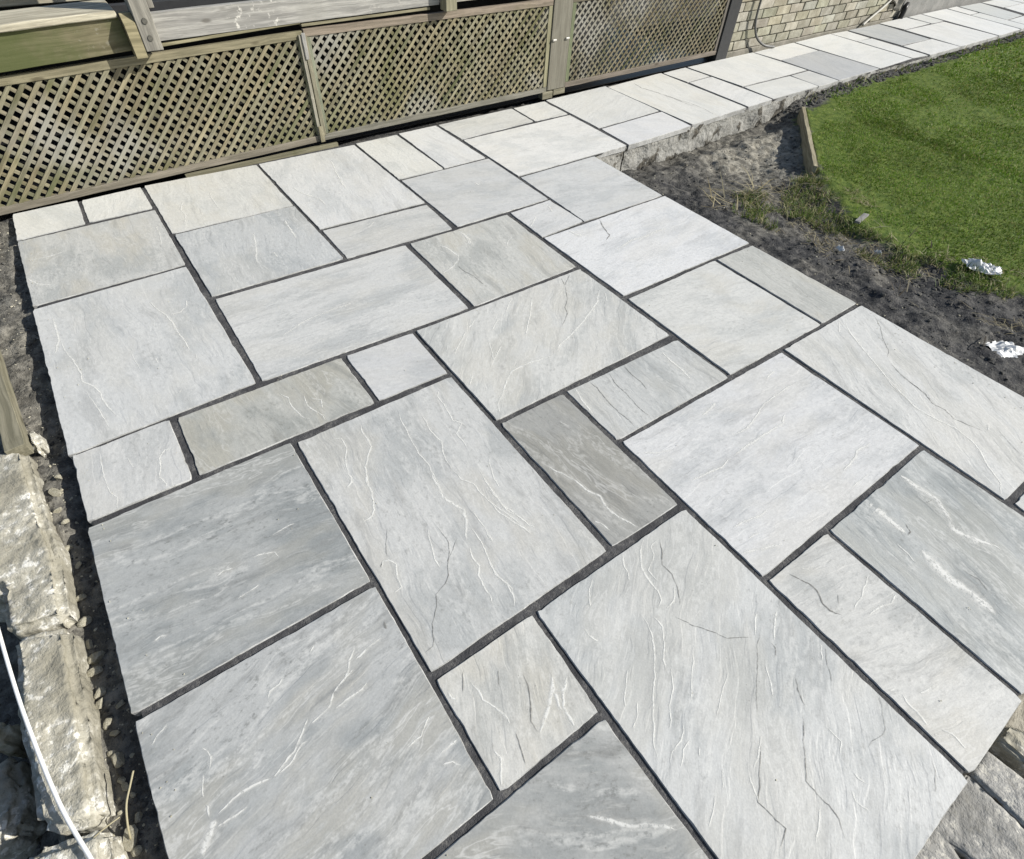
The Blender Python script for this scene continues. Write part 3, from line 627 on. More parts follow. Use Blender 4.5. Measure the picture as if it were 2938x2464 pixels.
M['hose'] = mat_plain('grey_hose', (0.11, 0.11, 0.105), 0.45, 40.0, 0.2, 0.1, 0.5)
M['hose2'] = mat_plain('dusty_pale_pipe', (0.46, 0.445, 0.40), 0.55, 30.0, 0.3, 0.2)
M['sheet'] = mat_plain('dusty_sheet', (0.21, 0.20, 0.17), 0.55, 20.0, 0.4, 0.3, 0.4)
M['black'] = mat_plain('black_plastic_and_void', (0.02, 0.02, 0.02), 0.4, 40.0, 0.2, 0.1)  # pipe plastic, also the near-black that darkens the deck void
M['bolt'] = mat_plain('rusty_bolt', (0.13, 0.125, 0.105), 0.7, 90.0, 0.5, 0.4, 0.4, 0.3)
M['steel'] = mat_plain('zinc_clip', (0.62, 0.60, 0.55), 0.4, 60.0, 0.3, 0.1, 0.5, 0.3)
M['lawn'] = mat_grass('lawn_blades', [(0.0, (0.085, 0.165, 0.014)), (0.35, (0.130, 0.240, 0.022)), (0.76, (0.195, 0.310, 0.036)), (0.95, (0.36, 0.33, 0.14))])
M['rough'] = mat_grass('rough_blades', [(0.0, (0.070, 0.125, 0.020)), (0.45, (0.125, 0.195, 0.032)), (0.8, (0.26, 0.25, 0.11)), (0.95, (0.45, 0.40, 0.24))])
M['straw'] = mat_grass('straw_stems', [(0.0, (0.32, 0.27, 0.15)), (0.4, (0.46, 0.41, 0.26)), (0.7, (0.55, 0.50, 0.34)), (0.95, (0.38, 0.32, 0.18))])

# ------------------------------------------------------------------ ground
BOARD_A = np.array((3.87, 1.81)); BOARD_B = np.array((4.79, 2.55))
LAWN = [(3.85, 1.79), (3.42, 1.32), (3.36, 0.98), (3.42, 0.76), (3.42, 0.57), (3.56, 0.33), (3.7, -3), (40, -3), (40, 3.0), (9.6, 2.72), (8.6, 2.72), (7.3, 2.68), (6.1, 2.66), (5.35, 2.62), (4.80, 2.54)]
ROUGH = [(2.93, 1.86), (3.22, 1.93), (3.86, 1.83), (3.45, 1.30), (3.42, 1.0), (3.52, 0.62), (3.66, 0.25), (3.50, 0.05), (3.30, 0.45), (3.20, 0.78), (3.12, 1.1), (3.0, 1.28), (2.96, 1.56)]
def in_poly(x, y, poly):
    x = np.asarray(x); y = np.asarray(y); r = np.zeros(x.shape, bool); j = len(poly) - 1
    for i in range(len(poly)):
        xi, yi = poly[i]; xj, yj = poly[j]
        c = ((yi > y) != (yj > y)) & (x < (xj - xi) * (y - yi) / (yj - yi + 1e-12) + xi)
        r ^= c; j = i
    return r
def poly_dist(x, y, poly):
    d = np.full(np.shape(x), 1e9)
    for i in range(len(poly)):
        ax, ay = poly[i - 1]; bx, by = poly[i]
        t = np.clip(((x - ax) * (bx - ax) + (y - ay) * (by - ay)) / ((bx - ax) ** 2 + (by - ay) ** 2), 0, 1)
        d = np.minimum(d, np.hypot(x - ax - t * (bx - ax), y - ay - t * (by - ay)))
    return np.where(in_poly(x, y, poly), d, -d)
def path_front(x): return np.interp(x, [2.59, 2.9, 3.56, 4.24, 5.57, 7.2, 8.75, 9.8, 12.5], [2.62, 2.64, 2.668, 2.71, 2.755, 2.785, 2.81, 2.85, 2.93])
def path_back(x): return np.interp(x, [-0.5, 1.5, 2.9, 4.26, 5.55, 7.3, 8.6, 12.5], [3.535, 3.525, 3.565, 3.62, 3.67, 3.745, 3.785, 3.835])
def ground_h(x, y, detail=True):
    x = np.asarray(x, float); y = np.asarray(y, float)
    ld = poly_dist(x, y, LAWN)
    wob = (fbm(x * 2.1, y * 2.1, 3, 3) - 0.5)
    # bare soil right of the patio
    z = -0.075 + 0.05 * wob
    tr = np.exp(-(((x - 3.55) / 0.95) ** 2 + ((y - 2.32) / 0.42) ** 2))
    tr = np.maximum(tr, sstep(0.42, 0.05, path_front(x) - y) * sstep(2.55, 2.9, x) * sstep(5.0, 4.6, x))
    z = z - 0.115 * tr
    lawn_z = -0.055 + 0.03 * (fbm(x * 1.1, y * 1.1, 9, 3) - 0.5) + 0.035 * sstep(5.0, 8.0, x)
    # lawn meets the soil at a ragged bank, and stands on the timber edging near the path
    near_board = ((x - BOARD_A[0]) * (BOARD_B[1] - BOARD_A[1]) - (y - BOARD_A[1]) * (BOARD_B[0] - BOARD_A[0])) / np.hypot(*(BOARD_B - BOARD_A))
    along = ((x - BOARD_A[0]) * (BOARD_B[0] - BOARD_A[0]) + (y - BOARD_A[1]) * (BOARD_B[1] - BOARD_A[1])) / np.sum((BOARD_B - BOARD_A) ** 2)
    k = sstep(-0.10, 0.06, ld + 0.10 * wob)
    kb = sstep(0.0, 0.02, near_board)
    k = np.where((along > -0.02) & (along < 1.05) & (np.abs(near_board) < 0.3), kb, k)
    z = z * (1 - k) + lawn_z * k
    # far edge of the path: soil lip a little under the slabs
    pf = path_front(x)
    far = sstep(4.8, 5.6, x) * sstep(pf - 0.22, pf - 0.03, y) * (y < pf + 0.2)
    z = z * (1 - far) + (-0.045 + 0.02 * wob) * far
    # left strip and the drop beyond the kerb stones
    left = x < -0.47
    zl = np.interp(y, [0.2, 1.3, 2.2, 3.0, 3.6], [-0.075, -0.072, -0.06, -0.045, -0.03]) + 0.018 * wob
    drop = sstep(-0.66, -0.78, x) * sstep(2.1, 1.6, y)
    zl = zl - 0.20 * drop
    z = np.where(left, zl, z)
    front = sstep(-0.47, -0.55, y); z = z * (1 - front) + (-0.17 + 0.05 * wob) * front
    # under the paving, the deck and the wall
    under = ((x > -0.455) & (x < 2.575) & (y > -0.46) & (y < 3.5)) | ((x >= 2.5) & (x < 12.4) & (y > pf + 0.02) & (y < path_back(x) - 0.02))
    z = np.where(under, -0.30, z)
    z = np.where((y > path_back(x) - 0.005), -0.055 + 0.03 * wob, z)
    if detail:
        soil = 1 - 0.75 * k
        soil = np.where(left, 1.0, soil)
        z = z + soil * (0.048 * (fbm(x * 9, y * 9, 21, 4) - 0.5) + 0.022 * (fbm(x * 38, y * 38, 31, 3) - 0.5))
        z = z + soil * 0.03 * np.maximum(0, fbm(x * 5.5, y * 5.5, 41, 3) - 0.58) * 3
        z = np.where(under, -0.30, z)
    return z, k, ld, tr
def axis(spans):
    v = []
    for a, b, st in spans: v += list(np.arange(a, b, st))
    v.append(spans[-1][1]); return np.array(v)
gx = axis([(-60, -10, 5), (-10, -2, 0.8), (-2, -0.9, 0.08), (-0.9, -0.44, 0.012), (-0.44, 2.4, 0.25), (2.4, 4.9, 0.0145), (4.9, 7.5, 0.035), (7.5, 13, 0.08), (13, 20, 0.5), (20, 70, 5)])
gy = axis([(-60, -8, 5), (-8, -2, 0.5), (-2, -0.8, 0.06), (-0.8, -0.1, 0.02), (-0.1, 2.95, 0.0145), (2.95, 3.45, 0.05), (3.45, 3.9, 0.015), (3.9, 6, 0.2), (6, 60, 4.5)])
GX, GY = np.meshgrid(gx, gy)
GZ, GK, GL, GT = ground_h(GX, GY)
nx, ny = len(gx), len(gy)
verts = np.stack([GX.ravel(), GY.ravel(), GZ.ravel()], 1)
idx = np.arange(nx * ny).reshape(ny, nx)
quads = np.stack([idx[:-1, :-1].ravel(), idx[:-1, 1:].ravel(), idx[1:, 1:].ravel(), idx[1:, :-1].ravel()], 1)
me = bpy.data.meshes.new('ground')
me.vertices.add(len(verts)); me.vertices.foreach_set('co', verts.ravel())
me.loops.add(quads.size); me.loops.foreach_set('vertex_index', quads.ravel().astype(np.int32))
me.polygons.add(len(quads)); me.polygons.foreach_set('loop_start', np.arange(0, quads.size, 4).astype(np.int32))
me.update(calc_edges=True); me.validate()
dry = np.clip(0.16 + 1.0 * np.exp(-(((GX - 4.0) / 0.55) ** 2 + ((GY - 2.28) / 0.34) ** 2)) + 0.40 * np.exp(-(((GX - 2.98) / 0.22) ** 2 + ((GY - 1.62) / 0.25) ** 2))
              - 0.45 * sstep(3.2, 2.7, GX) * (GX > 2.4) - 0.2 * (GY < 1.0) * (GX > 2.4), 0, 1)
dry = np.where(GX < -0.47, 0.45, dry); dry = np.where(GY > path_back(GX) - 0.02, 0.0, dry); dry = np.where(GY < -0.4, 0.8, dry)  # soil behind the path kept darkest to blacken the void under the deck
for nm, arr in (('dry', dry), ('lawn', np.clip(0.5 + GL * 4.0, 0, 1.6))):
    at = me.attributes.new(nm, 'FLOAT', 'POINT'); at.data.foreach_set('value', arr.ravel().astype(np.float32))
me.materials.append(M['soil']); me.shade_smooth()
ground = link(bpy.data.objects.new('ground', me)); tag(ground, kind='structure')
def gz(x, y): return float(ground_h(np.array([x]), np.array([y]))[0][0])

# ------------------------------------------------------------------ paving
def bed(name, outline, top, bot, side_mat, rough=0.004, step=0.03):
    """bedding under the slabs: flat top just below slab level, ragged sides"""
    pts = []
    n = len(outline)
    for i in range(n):
        a = Vector(outline[i]); b = Vector(outline[(i + 1) % n]); L = (b - a).length; m = max(1, int(L / step))
        for k in range(m): pts.append(a.lerp(b, k / m))
    area = sum(pts[i].x * pts[(i + 1) % len(pts)].y - pts[(i + 1) % len(pts)].x * pts[i].y for i in range(len(pts)))
    if area < 0: pts.reverse()
    N = len(pts); V = []; F = []
    levels = [top, top - 0.014] + [top - 0.014 - 0.018 * k for k in range(1, 11)] + [bot]
    for li, z in enumerate(levels):
        for i, p in enumerate(pts):
            q = pts[(i + 1) % N]; r = pts[i - 1]; t = (q - r); t = t.normalized() if t.length > 0 else Vector((1, 0)); nn = Vector((t.y, -t.x))
            d = 0.0 if li == 0 else rough * 2.2 * mnoise.noise(Vector((p.x * 9, p.y * 9, z * 11))) + rough * 0.45 * mnoise.noise(Vector((p.x * 30, p.y * 30, z * 34)))
            V.append((p.x + nn.x * d, p.y + nn.y * d, z))
    for li in range(len(levels) - 1):
        for i in range(N):
            j = (i + 1) % N
            F.append((li * N + i, (li + 1) * N + i, (li + 1) * N + j, li * N + j))
    F.append(tuple(range(N)))
    me = bpy.data.meshes.new(name); me.from_pydata(V, [], F); me.update()
    me.materials.append(M['grout']); me.materials.append(side_mat)
    for pl in me.polygons: pl.material_index = 1 if len(pl.vertices) == 4 and pl.center.z < top - 0.012 else 0
    return tag(link(bpy.data.objects.new(name, me)), kind='structure')
patio = bed('patio', [(-0.462, 3.522), (-0.462, -0.462), (2.588, -0.462), (2.588, 2.625), (2.894, 2.655), (2.894, 3.55)], -0.0050, -0.31, M['mortar'], 0.006)
xs_ = [2.9, 3.56, 4.24, 5.57, 7.2, 8.75, 9.8, 12.2]
path = bed('path', [(float(x), float(path_front(x)) + 0.012) for x in xs_] + [(float(x), float(path_back(x)) - 0.014) for x in reversed(xs_)], -0.0050, -0.31, M['mortar'], 0.008)

def slab(i, q, tone, grain, warm, var, parent, step):
    rr = random.Random(i * 13 + 5)
    c = Vector((sum(p[0] for p in q) / 4, sum(p[1] for p in q) / 4))
    z0 = rr.uniform(-0.0015, 0.0012); gxs = rr.uniform(-0.002, 0.002); gys = rr.uniform(-0.002, 0.002)
    top = lambda x, y: z0 + gxs * (x - c.x) + gys * (y - c.y)
    P = [Vector(p) for p in reversed(q)]        # a,b,c,d runs clockwise seen from above
    chips = [(rr.random() * 4, rr.uniform(0.012, 0.035), rr.uniform(0.001, 0.0035)) for _ in range(rr.randint(2, 6))] if step < 0.04 else []
    ring = []; grow = 0.0010
    for e in range(4):
        a, b = P[e], P[(e + 1) % 4]; L = (b - a).length; m = max(4, int(L / step)); t = (b - a) / L; nin = Vector((-t.y, t.x))
        for k in range(m):
            u = k / m; s = u * L; p = a.lerp(b, u)
            amp = 1.0 if step < 0.04 else 0.6
            d = amp * (0.0018 * mnoise.noise(Vector((s * 9, e * 7.3, i))) + 0.0014 * mnoise.noise(Vector((s * 60, e * 3.1, i * 2.0))))
            cr = 0.006 * rr.uniform(0.6, 1.6)
            if s < 0.012: d += cr * (1 - s / 0.012) * 0.55
            if L - s < 0.012: d += cr * (1 - (L - s) / 0.012) * 0.55
            for (pos, wd, dp) in chips:
                if int(pos) == e:
                    ds = abs((pos - e) * L - s)
                    if ds < wd: d += dp * (1 - (ds / wd) ** 2)
            ring.append((p + nin * (d - grow), nin, s, e))
    V = []; N = len(ring)
    def add(ins, zf):
        for k, (p, nin, s, e) in enumerate(ring):
            v = p + nin * (ins(k, s, e)); V.append((v.x - c.x, v.y - c.y, zf(v.x, v.y, k, s, e)))
    add(lambda k, s, e: 0.003, lambda x, y, k, s, e: top(x, y) - 0.034)
    add(lambda k, s, e: 0.0, lambda x, y, k, s, e: top(x, y) - 0.0032 - 0.0015 * mnoise.noise(Vector((s * 30, e * 5.0, i))))
    add(lambda k, s, e: 0.0022 + 0.0016 * mnoise.noise(Vector((s * 25, e * 9.0, i * 1.7))), lambda x, y, k, s, e: top(x, y))
    F = []
    for r in range(2):
        for k in range(N):
            j = (k + 1) % N; F.append((r * N + k, r * N + j, (r + 1) * N + j, (r + 1) * N + k))
    F.append(tuple(range(2 * N, 3 * N)))
    F.append(tuple(reversed(range(N))))
    o = mesh_obj('paving_slab', V, F, M['stone'], Matrix.Translation((c.x, c.y, 0)), parent)
    o.data.materials.append(M['slab_edge'])
    for pl in o.data.polygons: pl.material_index = 1 if pl.index < 2 * N else 0
    o['seed'] = float(i % 97) * 0.73; o['tone'] = tone; o['warm'] = warm; o['variation'] = var; o['grain'] = R_(grain)
    return o, top, c, P
def ribbon(pts, width, top, c, P, rr, V, F, A, lift, ridge):
    # resample, jitter sideways, taper the ends, never leave the slab
    out = []
    for a, b in zip(pts[:-1], pts[1:]):
        a = Vector(a); b = Vector(b); L = (b - a).length; m = max(1, int(L / 0.007))
        for k in range(m): out.append(a.lerp(b, k / m))
    out.append(Vector(pts[-1])); n = len(out)
    if n < 3: out = [Vector(pts[0]), Vector(pts[0]).lerp(Vector(pts[-1]), 0.5), Vector(pts[-1])]; n = 3
    sd = rr.uniform(0, 99); prev = None
    for k, p in enumerate(out):
        q = out[min(n - 1, k + 1)]; r = out[max(0, k - 1)]; t = (q - r); t = t.normalized() if t.length > 1e-6 else Vector((1, 0)); nn = Vector((-t.y, t.x))
        jit = 0.0035 * mnoise.noise(Vector((k * 0.23, sd, 1.0))) + 0.0016 * mnoise.noise(Vector((k * 0.9, sd, 5.0)))
        p = p + nn * jit
        u = k / (n - 1); tp = min(1.0, 5 * u + 0.12, 5 * (1 - u) + 0.12)
        w = 0.5 * width * tp * (0.62 + 0.85 * abs(mnoise.noise(Vector((k * 0.31, sd, 9.0)))) + 0.35 * rr.random())
        ok = True
        for e in range(4):
            a, b = P[e], P[(e + 1) % 4]; tt = (b - a).normalized()
            if (p - a).dot(Vector((-tt.y, tt.x))) < 0.004 + 3.0 * w: ok = False
        if not ok: prev = None; continue
        i0 = len(V)
        prof = ((-8.0, 0.0, 0.0), (-2.2, 0.2, 0.34), (-0.55, 1.0, 0.85), (0.55, 1.0, 0.85), (1.5, 0.1, 0.36), (4.5, 0.0, 0.0)) if ridge else ((-2.2, 0, 0.0), (-0.4, 0, 0.95), (0.4, 0, 0.95), (1.6, 0, 0.0))
        for sg, zz, al in prof:
            v = p + nn * (sg * w * rr.uniform(0.8, 1.2)); V.append((v.x - c.x, v.y - c.y, top(v.x, v.y) + lift + zz * ridge)); A.append(al * min(1.0, 3 * tp - 0.3))
        if prev is not None:
            for m in range(len(prof) - 1): F.append((prev + m, i0 + m, i0 + m + 1, prev + m + 1))
        prev = i0
for (i, q, tone, grain, warm, var) in SLABS:
    onpath = i in range(38, 62) or i in (481, 482)
    par = path if onpath else patio
    o, top, c, P = slab(i, q, tone, grain, warm, var, par, 0.05 if onpath else 0.016)
    rr = random.Random(i)
    for kind, nm, mt, lift in (('v', 'vein', M['vein'], 0.0006), ('c', 'crack', M['crack'], 0.0009)):
        V = []; F = []; A = []
        for (si, k, w, pts) in VEINS:
            if si == i and k == kind: ribbon(pts, w * (0.00070 if k == 'v' else 0.00055), top, c, P, rr, V, F, A, lift, 0.0004 if k == 'v' else 0.0)
        if F:
            mk = mesh_obj(nm, V, F, mt, Matrix.Translation((c.x, c.y, 0)), o)
            at = mk.data.attributes.new('feather', 'FLOAT', 'POINT'); at.data.foreach_set('value', np.clip(A, 0, 1).astype(np.float32))

# ------------------------------------------------------------------ lattice fence
def FP(s, z, off=0.0): return Vector((s, 3.575 + 0.018 * s - off, z))
FT = Vector((1, 0.018, 0)).normalized(); FN = Vector((0.018, -1, 0)).normalized()
def fboard(name, s0, s1, z0, z1, front, depth, mat, parent, vert=False, **kw):
    """timber on the fence line between s0..s1, z0..z1; its face stands `front` proud of the fence plane"""
    c = FP((s0 + s1) / 2, (z0 + z1) / 2, front - depth / 2)
    if vert: return board(name, c, (0, 0, 1), FT, z1 - z0, s1 - s0, depth, mat, parent, **kw)
    return board(name, c, FT, (0, 0, 1), s1 - s0, z1 - z0, depth, mat, parent, **kw)
def clip_poly(poly, f):
    out = []
    for i in range(len(poly)):
        a, b = poly[i - 1], poly[i]; fa, fb = f(a), f(b)
        if (fa >= 0) != (fb >= 0):
            t = fa / (fa - fb); out.append((a[0] + (b[0] - a[0]) * t, a[1] + (b[1] - a[1]) * t))
        if fb >= 0: out.append(b)
    return out
def lattice_panel(s0, s1, zb0, zb1, zt0, zt1, label, tint, phase, stile=0.034, toph=0.036, slat_w=0.0172):
    root = empty('lattice_panel', FP((s0 + s1) / 2, min(zb0, zb1)))
    tag(root, label, 'lattice panel', 'lattice panels closing the space under the deck')
    L = s1 - s0; slope_b = (zb1 - zb0) / L; slope_t = (zt1 - zt0) / L
    zb = lambda s: zb0 + slope_b * (s - s0); zt = lambda s: zt0 + slope_t * (s - s0)
    tn = lambda: tuple(t * rnd.uniform(0.88, 1.1) for t in tint)
    bx = Vector((FT.x, FT.y, slope_b)).normalized(); tx = Vector((FT.x, FT.y, slope_t)).normalized()
    board('bottom_rail', FP((s0 + s1) / 2, (zb0 + zb1) / 2 + 0.017, -0.012), bx, (0, 0, 1), L, 0.034, 0.026, M['frame'], root, rough=0.0012, cuts=0.08, tone=tn())
    board('top_rail', FP((s0 + s1) / 2, (zt0 + zt1) / 2 - toph / 2, -0.012), tx, (0, 0, 1), L, toph, 0.026, M['frame'], root, rough=0.0012, cuts=0.08, tone=tn())
    for sc in (s0 + stile / 2, s1 - stile / 2):
        a, b = zb(sc) + 0.036, zt(sc) - toph - 0.002
        board('stile', FP(sc, (a + b) / 2, -0.0135), (0, 0, 1), FT, b - a, stile, 0.026, M['frame'], root, rough=0.0010, cuts=0.06, tone=tn())
    pitch = 0.0555; w = slat_w
    u0, u1 = s0 + stile - 0.006, s1 - stile + 0.006
    for layer, sgn, off0, th in (('f', 1, -0.005, 0.006), ('b', -1, -0.0115, 0.006)):
        k0 = int((u0 - 0.9 - phase) / pitch) - 1; k1 = int((u1 + 0.9) / pitch) + 2
        for k in range(k0, k1):
            b0 = phase + k * pitch + (0.4 * pitch if sgn < 0 else 0) + rnd.uniform(-0.0025, 0.0025)
            ww = w * rnd.uniform(0.92, 1.06) * 0.7071; an = rnd.uniform(-0.006, 0.006)
            zl, zh = -0.1, 0.75
            xa = b0 + sgn * (zl); xb = b0 + sgn * (zh * (1 + an))
            poly = [(xa - ww, zl), (xa + ww, zl), (xb + ww, zh), (xb - ww, zh)]
            for f in (lambda p: p[0] - u0, lambda p: u1 - p[0], lambda p: p[1] - (zb(p[0]) + 0.029), lambda p: (zt(p[0]) - toph + 0.007) - p[1]):
                poly = clip_poly(poly, f)
                if len(poly) < 3: break
            if len(poly) < 3: continue
            if max(p[1] for p in poly) - min(p[1] for p in poly) < 0.03: continue
            cs = sum(p[0] for p in poly) / len(poly); cz = sum(p[1] for p in poly) / len(poly)
            X = Vector((FT.x * sgn, FT.y * sgn, 1.0)).normalized(); Z = FN.copy(); Y = Z.cross(X)
            dof = rnd.uniform(-0.0008, 0.0008)
            o_ = FP(cs, cz, off0 + dof)
            Mw = Matrix(((X.x, Y.x, Z.x, o_.x), (X.y, Y.y, Z.y, o_.y), (X.z, Y.z, Z.z, o_.z), (0, 0, 0, 1)))
            lp = []
            for (ps, pz) in poly:
                d = FP(ps, pz, off0 + dof) - o_; lp.append((d.dot(X), d.dot(Y)))
            ar = sum(lp[i - 1][0] * lp[i][1] - lp[i][0] * lp[i - 1][1] for i in range(len(lp)))
            if ar < 0: lp.reverse()
            n = len(lp)
            Vv = [(x, y, 0.0) for x, y in lp] + [(x, y, -th) for x, y in lp]
            Ff = [tuple(range(n)), tuple(reversed(range(n, 2 * n)))] + [(i, i + n, (i + 1) % n + n, (i + 1) % n) for i in range(n)]
            o = mesh_obj('slat', Vv, Ff, M['lattice'], Mw, root)
            o['seed'] = rnd.uniform(0, 60); v = rnd.uniform(0.84, 1.10) * (0.95 if sgn < 0 else 1.0); hu = rnd.uniform(-0.04, 0.04)
            o['tone'] = (tint[0] * v * (1 + hu), tint[1] * v, tint[2] * v * (1 - hu))
    return root
lattice_panel(-1.10, 1.186, -0.020, 0.020, 0.535, 0.590, 'longest tan lattice panel below the green fascia, nearest the patio corner', (1.0, 1.0, 0.98), 0.003)
lattice_panel(1.192, 2.976, 0.021, 0.030, 0.597, 0.600, 'middle olive lattice panel between the split stile and the wide grey post board', (0.98, 0.99, 0.96), 0.020)
lattice_panel(3.158, 4.962, 0.036, 0.046, 0.602, 0.610, 'far lattice panel between the wide grey post board and the charcoal post', (0.76, 0.755, 0.76), 0.031, slat_w=0.0150)
# wide post board between the second and third panel
pb = empty('fence_post', FP(3.067, 0.03)); tag(pb, 'wide flat grey post board with two small clips between lattice panels', 'post')
fboard('post_board', 2.981, 3.153, 0.042, 0.86, 0.006, 0.03, M['postboard'], pb, True, rough=0.0008, cuts=0.1)
for s in (3.005, 3.128):
    cl = board('clip', FP(s, 0.362, 0.013), FT, (0, 0, 1), 0.034, 0.012, 0.012, M['steel'], pb, bev=0.003)
fboard('packing_block', 2.93, 3.03, -0.012, 0.034, 0.014, 0.05, M['frame'], pb, False, rough=0.002, cuts=0.03)
fboard('packing_block', 3.045, 3.16, 0.0, 0.038, 0.004, 0.04, M['frame'], pb, False, rough=0.002, cuts=0.03)
# splintered cover strip where the first two panels meet
cs = empty('cover_strip', FP(1.19, 0.02)); tag(cs, 'splintered timber cover strip over the joint of two lattice panels', 'timber strip')
fboard('strip', 1.158, 1.176, 0.03, 0.575, 0.012, 0.014, M['greywood'], cs, True, rough=0.002, cuts=0.03, tone=(0.95, 0.92, 0.8))
fboard('strip', 1.181, 1.206, 0.05, 0.57, 0.010, 0.012, M['frame'], cs, True, rough=0.003, cuts=0.03)
fboard('splinter', 1.164, 1.188, 0.02, 0.11, 0.020, 0.008, M['frame'], cs, True, rough=0.004, cuts=0.02, tone=(1.15, 1.12, 1.05))
fboard('splinter', 1.172, 1.192, 0.46, 0.585, 0.020, 0.006, M['greywood'], cs, True, rough=0.004, cuts=0.02)
# kickboards lying under the first panel
kb = fboard('kickboard', 0.35, 1.27, -0.045, -0.004, 0.012, 0.022, M['frame'], None, False, rough=0.002, cuts=0.06, tone=(0.95, 0.95, 0.9))
tag(kb, 'weathered kickboard lying below the first lattice panel behind the slabs', 'board')
cp = fboard('charcoal_post', 4.966, 5.118, -0.05, 1.0, 0.012, 0.09, M['darkpaint_and_shade'], None, True, rough=0.001, cuts=0.1)
tag(cp, 'charcoal painted corner post between far lattice panel and brick wall', 'post')

# ------------------------------------------------------------------ timber deck above the lattice
dk = empty('timber_deck', FP(1.5, 0.6, -0.2)); tag(dk, 'weathered timber deck with green fascia, bolted newel and silvered edge plank', 'deck')
def skew(name, a, b, h, front, depth, mat, **kw):
    """plank from point (s,z) a to b along its lower edge"""
    X = Vector((FT.x * (b[0] - a[0]), FT.y * (b[0] - a[0]), b[1] - a[1]))
    c = FP((a[0] + b[0]) / 2, (a[1] + b[1]) / 2 + h / 2, front - depth / 2)
    return board(name, c, X, (0, 0, 1), X.length, h, depth, mat, dk, **kw)
skew('fascia_board', (-1.0, 0.548), (0.336, 0.600), 0.140, 0.032, 0.028, M['greenwood'], rough=0.002, cuts=0.06, tone=(0.72, 0.74, 0.78))
tb = board('tread_board', FP(-0.34, 0.7275, -0.066), Vector((FT.x, FT.y, 0.030)), FN, 1.335, 0.235, 0.028, M['deckwood'], dk, bev=0.004, rough=0.003, cuts=0.05)
board('deck_board', FP(2.0, 0.752, -0.37), FT, FN, 6.1, 0.13, 0.028, M['deckwood'], dk, bev=0.003, rough=0.001, cuts=0.2)
for k in range(8):
    board('deck_board', FP(2.0, 0.752, -0.508 - 0.138 * k), FT, FN, 6.1, 0.13, 0.028, M['deckwood'], dk, bev=0.003)
board('joist', FP(2.0, 0.668, -0.21), FT, FN, 6.1, 0.045, 0.13, M['darkpaint_and_shade'], dk)  # coloured charcoal to stand in for shade in the deck gap
nw = fboard('newel_post', 0.387, 0.463, 0.604, 1.30, 0.098, 0.090, M['greywood'], dk, True, bev=0.003, rough=0.0015, cuts=0.06, tone=(0.88, 0.86, 0.80))
for s, z in ((0.427, 0.716), (0.424, 0.650)):
    bm = bmesh.new(); bmesh.ops.create_cone(bm, cap_ends=True, segments=16, radius1=0.013, radius2=0.011, depth=0.006)
    X = FT; Z = FN; Y = Z.cross(X); c = FP(s, z + 0.006, 0.100)
    bm_obj('bolt', bm, M['bolt'], Matrix(((X.x, Y.x, Z.x, c.x), (X.y, Y.y, Z.y, c.y), (X.z, Y.z, Z.z, c.z), (0, 0, 0, 1))), nw)
# corbel block with a sawn nose, left of the newel
Vc = []
prof = [(0.0, 0.58), (0.094, 0.582), (0.097, 0.715), (0.06, 0.752), (0.0, 0.745)]
for s in (0.338, 0.385):
    for off, z in prof: Vc.append(tuple(FP(s, z, off + 0.002) - FP(0.36, 0.66, 0.03)))
Fc = [tuple(reversed(range(5))), tuple(range(5, 10))] + [(i, (i + 1) % 5, (i + 1) % 5 + 5, i + 5) for i in range(5)]
cb = mesh_obj('corbel_block', Vc, Fc, M['frame'], Matrix.Translation(FP(0.36, 0.66, 0.03)), dk); cb['seed'] = 3.0; cb['tone'] = (1.25, 1.18, 1.0)
skew('edge_plank', (0.472, 0.618), (2.062, 0.640), 0.112, 0.006, 0.034, M['greywood'], rough=0.0015, cuts=0.06, tone=(1.12, 1.12, 1.12))
skew('trim_strip', (0.472, 0.594), (1.185, 0.622), 0.013, 0.002, 0.03, M['frame'], rough=0.001, cuts=0.06, tone=(1.1, 1.08, 0.95))
skew('trim_strip', (1.19, 0.608), (2.0, 0.618), 0.013, 0.000, 0.03, M['frame'], rough=0.001, cuts=0.06, tone=(1.0, 0.98, 0.9))
skew('edge_plank', (2.17, 0.640), (4.96, 0.655), 0.10, -0.006, 0.03, M['greywood'], rough=0.001, cuts=0.1, tone=(0.95, 0.93, 0.86))
p2 = fboard('newel_post', 2.070, 2.148, 0.616, 1.3, 0.075, 0.07, M['frame'], dk, True, bev=0.003, rough=0.001, cuts=0.08, tone=(1.15, 1.15, 1.1))
fboard('baluster', 0.478, 0.505, 0.742, 1.25, -0.02, 0.027, M['greywood'], dk, True, bev=0.003, tone=(0.85, 0.83, 0.78))
fboard('handrail', 0.469, 2.07, 1.16, 1.22, 0.03, 0.06, M['greywood'], dk, False)
fw = board('dark_backing_wall', FP(2.0, 0.33, -1.75), FT, (0, 0, 1), 6.4, 0.86, 0.12, M['black'], None)  # unseen wall added and coloured black to keep the deck void dark
tag(fw, 'unseen backing wall added and coloured black to darken the space behind the lattice panels', 'wall')

wm = mesh_obj('blackout_sheet', [tuple(FP(s, z, o_)) for s, o_, z in ((-1.1, -0.06, -0.02), (5.0, -0.06, -0.02), (5.0, -1.7, -0.03), (-1.1, -1.7, -0.03), (-1.1, -0.06, -0.026), (5.0, -0.06, -0.026), (5.0, -1.7, -0.036), (-1.1, -1.7, -0.036))],
              [(0, 1, 2, 3), (7, 6, 5, 4), (0, 4, 5, 1), (1, 5, 6, 2), (2, 6, 7, 3), (3, 7, 4, 0)], M['black'])  # black sheet added only to keep the lattice holes dark
tag(wm, 'added membrane on the ground under the timber deck', 'blackout')

